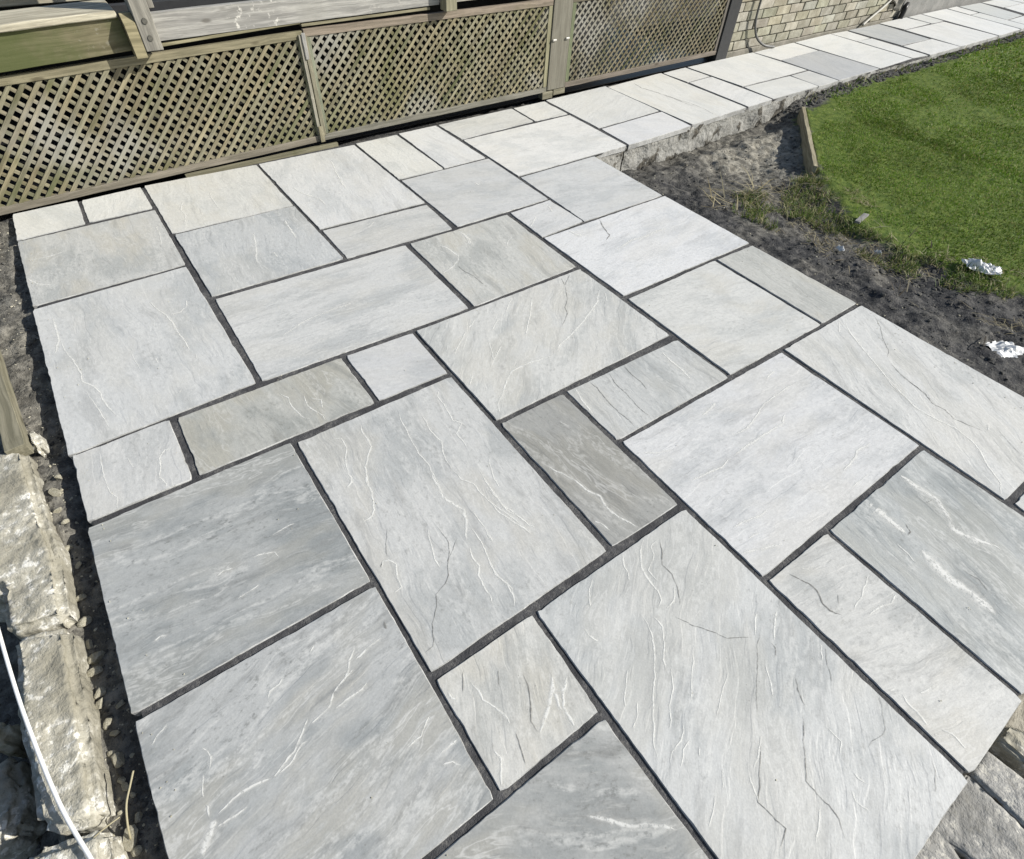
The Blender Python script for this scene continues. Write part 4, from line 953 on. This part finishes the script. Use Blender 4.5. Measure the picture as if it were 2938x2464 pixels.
# ------------------------------------------------------------------ brick wall of the house
def WP(s, z, off=0.0): return Vector((s, 3.660 + 0.0215 * s - off, z))
WT = Vector((1, 0.0215, 0)).normalized(); WNn = Vector((0.0215, -1, 0)).normalized()
bw = empty('brick_wall', WP(6.75, 0)); tag(bw, 'buff brick house wall with dark open joints behind the path', 'wall')
c = WP(6.75, 0.5, -0.065); Mw = Matrix(((WT.x, -WNn.x, 0, c.x), (WT.y, -WNn.y, 0, c.y), (0, 0, 1, c.z), (0, 0, 0, 1)))
o = bm_obj('mortar', box_bm(3.30, 0.10, 1.10, 0), M['brickmortar'], Mw, bw); o['seed'] = 2.0
variants = []
for k in range(6):
    rr = random.Random(100 + k)
    bm = box_bm(0.214, 0.09, 0.066, 0.003)
    for v in bm.verts: v.co += Vector((rr.uniform(-1, 1), rr.uniform(-1, 1), rr.uniform(-1, 1))) * 0.0016
    me = bpy.data.meshes.new('brick'); bm.to_mesh(me); bm.free(); me.materials.append(M['brick']); variants.append(me)
for row in range(13):
    z = 0.045 + row * 0.0755
    x = 5.10 + (0.1125 if row % 2 else 0.02)
    first = True
    while x < 8.32:
        o = bpy.data.objects.new('brick', rnd.choice(variants))
        p = WP(x + 0.107, z + rnd.uniform(-0.002, 0.002), -0.042 + rnd.uniform(-0.004, 0.006))
        a = rnd.uniform(-0.012, 0.012)
        link(o, Matrix(((WT.x, -WNn.x, 0, p.x), (WT.y, -WNn.y, 0, p.y), (0, 0, 1, p.z), (0, 0, 0, 1))) @ Matrix.Rotation(a, 4, 'Y') @ Matrix.Rotation(rnd.uniform(-0.02, 0.02), 4, 'Z'), bw)
        v = rnd.uniform(0.78, 1.12); o['seed'] = rnd.uniform(0, 50); o['tone'] = (v * rnd.uniform(0.97, 1.04), v, v * rnd.uniform(0.9, 1.03))
        x += 0.2255
o = bm_obj('footing', box_bm(3.28, 0.16, 0.10, 0.004, 0.006, 0.06, 4), M['brickmortar'], Matrix(((WT.x, -WNn.x, 0, WP(6.75, 0, -0.068).x), (WT.y, -WNn.y, 0, WP(6.75, 0, -0.068).y), (0, 0, 1, -0.045), (0, 0, 0, 1))), bw); o['seed'] = 6.0
cc = WP(10.0, 0.35, -0.06)
rw = bm_obj('rendered_wall', box_bm(3.1, 0.16, 1.0, 0.006, 0.004, 0.12, 8), M['render'], Matrix(((WT.x, -WNn.x, 0, cc.x), (WT.y, -WNn.y, 0, cc.y), (0, 0, 1, cc.z), (0, 0, 0, 1)))); rw['seed'] = 4.0
tag(rw, 'smooth grey rendered wall beyond the brick wall at the path end', 'wall')

# ------------------------------------------------------------------ hoses, sheet, pipe
def tube(name, pts, rad, mat, parent=None, seg=8, sub=8):
    P = [Vector(p) for p in pts]; C = []
    for i in range(len(P) - 1):
        p0 = P[max(0, i - 1)]; p1 = P[i]; p2 = P[i + 1]; p3 = P[min(len(P) - 1, i + 2)]
        for k in range(sub):
            t = k / sub
            C.append(0.5 * ((2 * p1) + (p2 - p0) * t + (2 * p0 - 5 * p1 + 4 * p2 - p3) * t * t + (3 * p1 - p0 - 3 * p2 + p3) * t ** 3))
    C.append(P[-1]); V = []; F = []
    up = Vector((0.13, 0.31, 0.94))
    for i, p in enumerate(C):
        t = (C[min(len(C) - 1, i + 1)] - C[max(0, i - 1)]).normalized()
        a = t.cross(up).normalized(); b = t.cross(a)
        for k in range(seg):
            an = 2 * math.pi * k / seg; V.append(tuple(p + (a * math.cos(an) + b * math.sin(an)) * rad - P[0]))
    for i in range(len(C) - 1):
        for k in range(seg):
            F.append((i * seg + k, i * seg + (k + 1) % seg, (i + 1) * seg + (k + 1) % seg, (i + 1) * seg + k))
    F.append(tuple(reversed(range(seg)))); F.append(tuple((len(C) - 1) * seg + k for k in range(seg)))
    return mesh_obj(name, V, F, mat, Matrix.Translation(P[0]), parent, True)
h = tube('hose', [WP(5.50, 0.9, 0.035), WP(5.505, 0.5, 0.038), WP(5.515, 0.27, 0.04), WP(5.56, 0.16, 0.045), WP(5.63, 0.085, 0.055), WP(5.74, 0.028, 0.08), WP(5.86, 0.012, 0.115)], 0.0105, M['hose'])
tag(h, 'grey hose hanging down the brick wall and curling onto the path', 'hose')
h = tube('plastic_pipe', [WP(7.62, 0.012, 0.045), WP(7.75, 0.062, 0.035), WP(7.96, 0.145, 0.028), WP(8.10, 0.225, 0.024), WP(8.28, 0.42, 0.022), WP(8.4, 0.7, 0.022)], 0.012, M['hose2'])
tag(h, 'pale pipe leaning up the right end of the brick wall', 'pipe')
V = []; F = []; nu, nv = 26, 20
for j in range(nv + 1):
    for i in range(nu + 1):
        u, v = i / nu, j / nv
        s = 7.84 + 0.52 * u + 0.12 * (1 - v) * (1 - u) + 0.02 * math.sin(9 * v); z = 0.06 + 0.02 * u + 0.72 * v - 0.0 * u
        z = max(z, 0.03 + (0.30 * (1 - u) if v < 0.3 else 0) * (1 - v))
        off = 0.030 + 0.020 * math.sin(14 * u + 4 * v) + 0.02 * mnoise.noise(Vector((u * 7, v * 6, 2)))
        V.append(tuple(WP(s, z, max(0.012, off)) - WP(8.1, 0.3)))
for j in range(nv):
    for i in range(nu):
        a = j * (nu + 1) + i; F.append((a, a + 1, a + nu + 2, a + nu + 1))
sh = mesh_obj('dust_sheet', V, F, M['sheet'], Matrix.Translation(WP(8.1, 0.3)), None, True)
sm = sh.modifiers.new('thick', 'SOLIDIFY'); sm.thickness = 0.003
tag(sh, 'crumpled dusty sheet hung over the end of the brick wall', 'sheet')
h = tube('drain_pipe', [WP(8.46, -0.02, 0.05), WP(8.46, 0.05, 0.055), WP(8.47, 0.10, 0.05), WP(8.53, 0.125, 0.03)], 0.028, M['black'])
tag(h, 'short black drain pipe elbow at the brick and rendered wall corner', 'drain pipe')

# ------------------------------------------------------------------ rough stone blocks
def rough_block(name, poly, z0, z1, mat, seed, amp=0.009, bev=0.018, nsub=5):
    """stone with a traced plan, rounded arrises and an uneven face"""
    bm = bmesh.new(); cx = sum(p[0] for p in poly) / len(poly); cy = sum(p[1] for p in poly) / len(poly)
    vs = [bm.verts.new((p[0] - cx, p[1] - cy, z1)) for p in poly]
    f = bm.faces.new(vs); bm.normal_update()
    if f.normal.z < 0: f.normal_flip()
    r = bmesh.ops.extrude_face_region(bm, geom=[f]); bot = [v for v in r['geom'] if isinstance(v, bmesh.types.BMVert)]
    for v in bot: v.co.z = z0
    bmesh.ops.recalc_face_normals(bm, faces=bm.faces[:])
    bmesh.ops.bevel(bm, geom=bm.edges[:], offset=bev, segments=3, affect='EDGES')
    bmesh.ops.triangulate(bm, faces=bm.faces[:])
    for _ in range(nsub):
        long = [e for e in bm.edges if e.calc_length() > 0.014]
        if not long: break
        bmesh.ops.subdivide_edges(bm, edges=long, cuts=1); bmesh.ops.triangulate(bm, faces=bm.faces[:])
    bm.normal_update()
    for v in bm.verts:
        p = v.co + Vector((seed * 2.7, seed, 0))
        d = amp * mnoise.noise(p * 7) + amp * 0.55 * mnoise.noise(p * 22) + amp * 0.5 * mnoise.noise(p * 60)
        v.co += v.normal * d
    o = bm_obj(name, bm, mat, Matrix.Translation((cx, cy, 0)), None, True); o['seed'] = float(seed)
    return o
o = rough_block('kerb_stone', [(-0.90, 1.84), (-0.675, 1.85), (-0.590, 1.80), (-0.580, 1.58), (-0.560, 1.30), (-0.566, 1.10), (-0.70, 1.145), (-0.705, 1.30), (-0.90, 1.40)], -0.22, 0.004, M['kerb'], 3, 0.008)
tag(o, 'longest weathered kerb stone left of the patio, furthest from the camera', 'kerb stone')
o = rough_block('kerb_stone', [(-0.690, 1.128), (-0.568, 1.085), (-0.570, 0.85), (-0.578, 0.585), (-0.640, 0.60), (-0.690, 0.645), (-0.698, 0.90)], -0.22, 0.0, M['kerb'], 8, 0.007)
tag(o, 'middle pale kerb stone crossed by the white cable beside the patio', 'kerb stone')
o = rough_block('kerb_stone', [(-0.700, 0.615), (-0.645, 0.585), (-0.572, 0.565), (-0.572, 0.20), (-0.74, 0.20), (-0.735, 0.56)], -0.22, 0.006, M['kerb'], 15, 0.008)
tag(o, 'nearest kerb stone in the bottom left corner under the white cable', 'kerb stone')
o = rough_block('boulder', [(-0.87, 0.88), (-0.775, 0.90), (-0.765, 0.80), (-0.79, 0.72), (-0.9, 0.70)], -0.30, -0.13, M['kerb'], 21, 0.02)
tag(o, 'dark stone sunk in the shaded hollow behind the kerb stones', 'stone')
o = rough_block('boulder', [(-0.83, 0.985), (-0.77, 0.99), (-0.765, 0.93), (-0.82, 0.925)], -0.30, -0.10, M['rubble'], 24, 0.012)
tag(o, 'pale broken stone at the left picture edge behind the middle kerb stone', 'stone')
pl = board('timber_offcut', (-0.628, 2.17, 0.012), (0.035, -0.66, -0.03), (1, 0, 0), 0.74, 0.055, 0.05, M['frame'], None, rough=0.003, cuts=0.04, tone=(0.9, 0.9, 0.9))
tag(pl, 'old grey timber post lying in the soil strip left of the patio', 'timber')
o = rough_block('boulder', [(-0.60, 1.93), (-0.555, 1.90), (-0.552, 1.80), (-0.585, 1.815)], -0.12, -0.01, M['kerb'], 29, 0.010)
tag(o, 'small lumpy stone at the foot of the lying timber post', 'stone')
# broken stones where the patio ends, bottom right
o = rough_block('step_stone', [(1.1225, -0.487), (1.207, -0.487), (1.216, -0.58), (1.216, -0.85), (1.120, -0.85), (1.119, -0.58)], -0.25, -0.055, M['step'], 33, 0.0045, 0.004)
tag(o, 'flat cracked concrete block below the patio end, nearest its corner slab', 'concrete block')
o = rough_block('step_stone', [(0.70, -0.487), (1.118, -0.487), (1.1145, -0.58), (1.1155, -0.85), (0.957, -0.85), (0.950, -0.56), (0.938, -0.532), (0.926, -0.56), (0.924, -0.85), (0.70, -0.85)], -0.25, -0.060, M['step'], 37, 0.007, 0.004)
tag(o, 'crumbling grey concrete block with a dark notch in the bottom right corner', 'concrete block')
o = rough_block('step_stone', [(1.252, -0.487), (1.312, -0.487), (1.36, -0.56), (1.36, -0.85), (1.255, -0.85)], -0.25, -0.045, M['kerb'], 41, 0.010, 0.008)
tag(o, 'rough yellowish stone beyond the dark gap under the patio corner', 'stone')

cable = tube('cable', [(-0.760, 1.62, -0.045), (-0.742, 1.45, 0.0), (-0.716, 1.25, 0.012), (-0.690, 1.02, 0.017), (-0.668, 0.86, 0.020), (-0.632, 0.655, 0.022), (-0.590, 0.50, 0.025), (-0.54, 0.32, 0.03)], 0.0042, M['white'])
tag(cable, 'white cable trailing across the kerb stones on the left', 'cable')

# rubble in the soil strip
def stone_mesh(seed):
    rr = random.Random(seed); bm = bmesh.new(); bmesh.ops.create_icosphere(bm, subdivisions=2, radius=0.5)
    ax = [Vector((rr.gauss(0, 1), rr.gauss(0, 1), rr.gauss(0, 1))).normalized() for _ in range(7)]; cut = [rr.uniform(0.16, 0.36) for _ in ax]
    for v in bm.verts:
        for a, k in zip(ax, cut):
            d = v.co.dot(a)
            if d > k: v.co -= a * (d - k)
        v.co += v.normal * 0.04 * mnoise.noise(v.co * 5 + Vector((seed, 0, 0)))
        v.co.z *= 0.75
    me = bpy.data.meshes.new('rubble_stone'); bm.to_mesh(me); bm.free(); me.materials.append(M['rubble']); return me
stones = [stone_mesh(k) for k in range(6)]
spots = [(-0.553, 1.525, .030), (-0.560, 1.385, .036), (-0.545, 1.317, .022), (-0.553, 1.112, .034), (-0.552, 0.997, .045), (-0.560, 0.962, .030), (-0.557, 0.897, .030), (-0.556, 0.866, .028),
         (-0.553, 0.81, .030), (-0.546, 0.781, .026), (-0.548, 0.713, .036), (-0.557, 0.735, .022), (-0.522, 0.843, .022), (-0.553, 0.667, .026), (-0.548, 0.649, .024), (-0.556, 0.536, .040),
         (-0.548, 0.505, .034), (-0.535, 0.565, .026), (-0.535, 1.66, .026), (-0.548, 1.60, .034), (-0.54, 1.465, .026), (-0.555, 1.20, .026), (-0.535, 0.62, .020), (-0.56, 1.05, .026)]
for (x, y, r) in spots:
    o = bpy.data.objects.new('rubble_stone', rnd.choice(stones)); r *= rnd.uniform(0.85, 1.2)
    link(o, Matrix.Translation((x, y, gz(x, y) + r * 0.18)) @ Matrix.Rotation(rnd.uniform(0, 6.3), 4, 'Z') @ Matrix.Rotation(rnd.uniform(-0.5, 0.5), 4, 'X') @ Matrix.Diagonal((r * 1.15, r * 0.95, r, 1)))
    o['seed'] = rnd.uniform(0, 50)
    tag(o, 'small pale rubble stone in the gap between kerb stones and patio', 'stone', 'rubble stones along the left edge of the patio')

# ------------------------------------------------------------------ timber edging, sticks and litter by the lawn
A3 = Vector((BOARD_A[0], BOARD_A[1], -0.105)); B3 = Vector((BOARD_B[0], BOARD_B[1], -0.105)); dd = (B3 - A3).normalized(); nd = Vector((-dd.y, dd.x, 0))
eb = board('edging_board', (A3 + B3) / 2 + nd * 0.012, dd, (0, 0, 1), (B3 - A3).length, 0.15, 0.028, M['deckwood'], None, rough=0.003, cuts=0.06, tone=(0.8, 0.78, 0.7))
tag(eb, 'short timber edging board holding the lawn back from the trench', 'board')
st = board('wood_offcut', (3.47, 1.245, gz(3.47, 1.245) + 0.022), (0.95, 0.12, 0.12), (0.2, 1, 0), 0.11, 0.030, 0.014, M['greywood'], None, rough=0.004, cuts=0.02)
tag(st, 'grey wood offcut lying in the rough grass', 'wood offcut')
def film(name, c, sx, sy, h, seed, label, rz=0.0):
    V = []; F = []; n = 16
    for j in range(n + 1):
        for i in range(n + 1):
            u, v = i / n - 0.5, j / n - 0.5; r = math.hypot(u, v) * 2
            k = 1.0 + 0.35 * mnoise.noise(Vector((math.cos(math.atan2(v, u)) * 1.6, math.sin(math.atan2(v, u)) * 1.6, seed)))
            z = h * (0.55 + 1.1 * mnoise.noise(Vector((u * 4.2, v * 4.2, seed))) + 0.55 * mnoise.noise(Vector((u * 10, v * 10, seed + 3)))) * max(0.0, 1.1 - 0.75 * r)
            V.append((u * sx * k, v * sy * k, max(0.0, z) + 0.003))
    for j in range(n):
        for i in range(n):
            u, v = (i + .5) / n - .5, (j + .5) / n - .5
            if math.hypot(u, v) > 0.47 + 0.10 * mnoise.noise(Vector((u * 6, v * 6, seed))): continue
            a = j * (n + 1) + i; F.append((a, a + 1, a + n + 2, a + n + 1))
    o = mesh_obj(name, V, F, M['litter'], Matrix.Translation((c[0], c[1], gz(c[0], c[1]) + 0.012)) @ Matrix.Rotation(rz, 4, 'Z'))
    m = o.modifiers.new('thick', 'SOLIDIFY'); m.thickness = 0.0015
    return tag(o, label, 'plastic litter')
film('plastic_scrap', (3.535, 0.595), 0.13, 0.19, 0.045, 3.3, 'crumpled white plastic scrap at the lawn edge', 0.4)
film('plastic_scrap', (2.99, 0.215), 0.13, 0.19, 0.030, 8.1, 'torn white plastic bag on dark soil near the right picture edge', 1.2)
film('plastic_scrap', (3.105, 1.135), 0.035, 0.05, 0.030, 5.5, 'small white plastic scrap below the rough grass tuft')
film('plastic_scrap', (3.268, 1.005), 0.022, 0.04, 0.025, 6.6, 'tiny white plastic shred between rough grass and soil')

# ------------------------------------------------------------------ loose soil, grass, straw (uncountable)
def scatter_mesh(name, items, mat):
    V = []; F = []
    t = (1 + 5 ** 0.5) / 2
    iv = np.array([(-1, t, 0), (1, t, 0), (-1, -t, 0), (1, -t, 0), (0, -1, t), (0, 1, t), (0, -1, -t), (0, 1, -t), (t, 0, -1), (t, 0, 1), (-t, 0, -1), (-t, 0, 1)], float) / 1.9
    fc = [(0, 11, 5), (0, 5, 1), (0, 1, 7), (0, 7, 10), (0, 10, 11), (1, 5, 9), (5, 11, 4), (11, 10, 2), (10, 7, 6), (7, 1, 8), (3, 9, 4), (3, 4, 2), (3, 2, 6), (3, 6, 8), (3, 8, 9), (4, 9, 5), (2, 4, 11), (6, 2, 10), (8, 6, 7), (9, 8, 1)]
    rs = np.random.default_rng(5)
    for (x, y, z, r) in items:
        m = rs.normal(size=(3, 3)); q, _ = np.linalg.qr(m)
        v = (iv * rs.uniform(0.55, 1.25, (12, 1))) @ q * np.array((1, 1, 0.55)) * r + np.array((x, y, z))
        b = len(V); V += [tuple(a) for a in v]; F += [(a + b, c_ + b, d + b) for a, c_, d in fc]
    o = mesh_obj(name, V, F, mat); o['seed'] = 1.0; return tag(o, kind='stuff')
rs = np.random.default_rng(11)
items = []; pale = []
def soil_pts(n, x0, x1, y0, y1, rmin, rmax):
    x = rs.uniform(x0, x1, n); y = rs.uniform(y0, y1, n); z, k, ld, tr = ground_h(x, y)
    return [(a, b, c_ + 0.0, r) for a, b, c_, r, kk in zip(x, y, z, rmin * (rmax / rmin) ** rs.random(n) ** 2.2, k) if kk < 0.5 and c_ > -0.28]
items += soil_pts(1300, 2.62, 3.6, -0.2, 2.6, 0.002, 0.013)
items += soil_pts(420, 3.3, 4.8, 1.9, 2.68, 0.003, 0.014)
items += soil_pts(420, 2.75, 3.5, 0.2, 1.2, 0.003, 0.016)
items += soil_pts(1100, -0.66, -0.485, 0.4, 3.5, 0.002, 0.010)
items += soil_pts(300, -0.9, -0.66, 0.3, 1.2, 0.004, 0.02)
items += soil_pts(300, 0.8, 1.6, -0.9, -0.5, 0.004, 0.018)
x = rs.uniform(4.7, 9.6, 700); y = path_front(x) - rs.uniform(0.0, 0.13, 700) ** 1.0
z = ground_h(x, y)[0]; items += [(a, b, c_, r) for a, b, c_, r in zip(x, y, z, rs.uniform(0.006, 0.02, 700))]
x = rs.uniform(-0.6, 5.0, 500); y = path_back(x) + rs.uniform(0.0, 0.05, 500); z = ground_h(x, y)[0]; items += [(a, b, c_, r) for a, b, c_, r in zip(x, y, z, rs.uniform(0.003, 0.012, 500))]
items += soil_pts(90, 2.95, 3.5, 0.5, 1.35, 0.009, 0.022)
scatter_mesh('soil_clods', items, M['pebble'])
pale += soil_pts(260, -0.60, -0.50, 0.4, 2.2, 0.002, 0.007) + soil_pts(140, -0.62, -0.50, 2.2, 3.5, 0.0015, 0.006) + soil_pts(170, 2.65, 3.6, 0.0, 2.5, 0.002, 0.007) + soil_pts(60, 3.4, 4.7, 2.0, 2.6, 0.003, 0.009)
x = np.concatenate([2.59 - np.abs(rs.normal(0, 0.10, 160)), -0.47 + np.abs(rs.normal(0, 0.05, 60)), rs.uniform(-0.4, 2.5, 110)]); y = rs.uniform(-0.4, 3.45, 330); y[:160] = rs.uniform(-0.1, 2.6, 160)
pale += [(a, b, 0.0015, r) for a, b, r in zip(x, y, rs.uniform(0.0007, 0.0024, 330))]
scatter_mesh('gravel', pale, M['rubble'])

def blades(name, x, y, z, ln, wd, lean, mat, seed, curl=0.4):
    r = np.random.default_rng(seed); n = len(x)
    az = r.uniform(0, 2 * np.pi, n); la = lean * (r.uniform(0.85, 1.12, n) if lean > 1 else r.uniform(0.2, 1.6, n)); L = ln * r.uniform(0.55, 1.35, n); w = wd * r.uniform(0.7, 1.3, n)
    dx, dy = np.cos(az), np.sin(az); fa = r.uniform(0, 2 * np.pi, n); sx, sy = np.cos(fa) * w / 2, np.sin(fa) * w / 2
    l1 = L * 0.55; l2 = L
    P = np.zeros((n, 5, 3))
    P[:, 0] = np.stack([x - sx, y - sy, z - 0.004], 1); P[:, 1] = np.stack([x + sx, y + sy, z - 0.004], 1)
    m = np.stack([x + dx * l1 * np.sin(la), y + dy * l1 * np.sin(la), z + l1 * np.cos(la)], 1)
    P[:, 2] = m + np.stack([sx * 0.75, sy * 0.75, 0 * sx], 1); P[:, 3] = m - np.stack([sx * 0.75, sy * 0.75, 0 * sx], 1)
    lb = np.minimum(la + curl * r.uniform(0.2, 1.6, n), 1.75)
    P[:, 4] = m + np.stack([dx * (l2 - l1) * np.sin(lb), dy * (l2 - l1) * np.sin(lb), (l2 - l1) * np.cos(lb)], 1)
    V = P.reshape(-1, 3); b = np.arange(n) * 5
    me = bpy.data.meshes.new(name)
    q = np.stack([b, b + 1, b + 2, b + 3], 1); t = np.stack([b + 3, b + 2, b + 4], 1)
    li = np.concatenate([q.ravel(), t.ravel()]).astype(np.int32)
    ls = np.concatenate([np.arange(n) * 4, n * 4 + np.arange(n) * 3]).astype(np.int32)
    me.vertices.add(len(V)); me.vertices.foreach_set('co', V.ravel())
    me.loops.add(len(li)); me.loops.foreach_set('vertex_index', li)
    me.polygons.add(len(ls)); me.polygons.foreach_set('loop_start', ls)
    me.update(calc_edges=True); me.validate(); me.materials.append(mat)
    return tag(link(bpy.data.objects.new(name, me)), kind='stuff')
def lawn_pts(n, x0, x1, y0, y1, edge=0.17):
    x = rs.uniform(x0, x1, n); y = rs.uniform(y0, y1, n); z, k, ld, tr = ground_h(x, y)
    bare = fbm(x * 2.6, y * 2.6, 77, 3)
    keep = (ld > edge * (fbm(x * 6, y * 6, 55, 2) - 0.4) * 2) & (rs.random(n) < np.clip(1.25 - sstep(0.57, 0.71, bare) * 1.0 - 0.9 * sstep(0.45, 0.0, ld) * sstep(0.40, 0.56, fbm(x * 4.5, y * 4.5, 63, 3)), 0.10, 1))
    return x[keep], y[keep], z[keep]
G = [lawn_pts(66000, 3.15, 5.2, 0.0, 2.62), lawn_pts(42000, 5.0, 7.4, 0.6, 2.75), lawn_pts(34000, 7.2, 12.5, 0.8, 2.85), lawn_pts(12000, 4.0, 9.0, -2.0, 0.6)]
sz = [(0.013, 0.0045), (0.015, 0.0065), (0.018, 0.011), (0.018, 0.011)]
for i, (g, (ln, wd)) in enumerate(zip(G, sz)):
    blades('lawn_grass', g[0], g[1], g[2], ln, wd, 0.8, M['lawn'], i + 1)
n = 20000; x = rs.uniform(2.85, 3.95, n); y = rs.uniform(0.0, 2.0, n); z, k, ld, tr = ground_h(x, y)
clump = fbm(x * 7, y * 7, 91, 2); kp = in_poly(x, y, ROUGH) & (clump > 0.44)
blades('rough_grass', x[kp], y[kp], z[kp], 0.055, 0.0042, 0.75, M['rough'], 21, 0.8)
n = 5200; x = rs.uniform(2.75, 3.85, n); y = rs.uniform(0.0, 2.1, n); z, k, ld, tr = ground_h(x, y); kp = (fbm(x * 5, y * 5, 95, 2) > 0.55) & (ld > -0.42) & (ld < 0.25)
blades('dead_grass', x[kp], y[kp], z[kp] + 0.004, 0.06, 0.0035, 1.35, M['straw'], 22, 0.3)
V = []
n = 60; cx_, cy_ = 3.18, 1.86
x = cx_ + rs.normal(0, 0.16, n); y = cy_ + rs.normal(0, 0.05, n); z = ground_h(x, y)[0] + 0.02
blades('straw', x, y, z, 0.19, 0.0065, 1.30, M['straw'], 23, 0.25)
x = path_front(np.linspace(5.2, 9.5, 260)) * 0 + rs.uniform(5.0, 9.5, 260); y = path_front(x) - rs.uniform(0.01, 0.10, 260); z = ground_h(x, y)[0]
blades('edge_grass', x, y, z, 0.045, 0.009, 0.6, M['rough'], 24, 0.6)
M['twig'] = mat_grass('twig_stems', [(0.0, (0.05, 0.04, 0.028)), (0.4, (0.12, 0.10, 0.07)), (0.7, (0.20, 0.17, 0.12)), (0.95, (0.30, 0.27, 0.19))])
n = 90; x = rs.uniform(2.95, 3.55, n); y = rs.uniform(0.1, 1.9, n); z = ground_h(x, y)[0] + 0.012
blades('twigs', x, y, z, 0.10, 0.0055, 1.42, M['twig'], 25, 0.15)
# dry stalks hanging in the shaded gap, bottom left
t = tube('dry_stalk', [(-0.552, 0.53, -0.055), (-0.543, 0.551, -0.03), (-0.531, 0.585, -0.012), (-0.512, 0.615, 0.0), (-0.500, 0.637, 0.004)], 0.0022, M['straw'], None, 6, 5)
tag(t, 'dry bent stalk standing in the dark gap beside the nearest slab', 'stalk')
t = tube('dry_stalk', [(-0.60, 0.560, -0.01), (-0.575, 0.566, -0.012), (-0.55, 0.572, -0.02)], 0.0016, M['straw'], None, 6, 5)
tag(t, 'short dry twig lying across the edge of the nearest kerb stone', 'stalk')
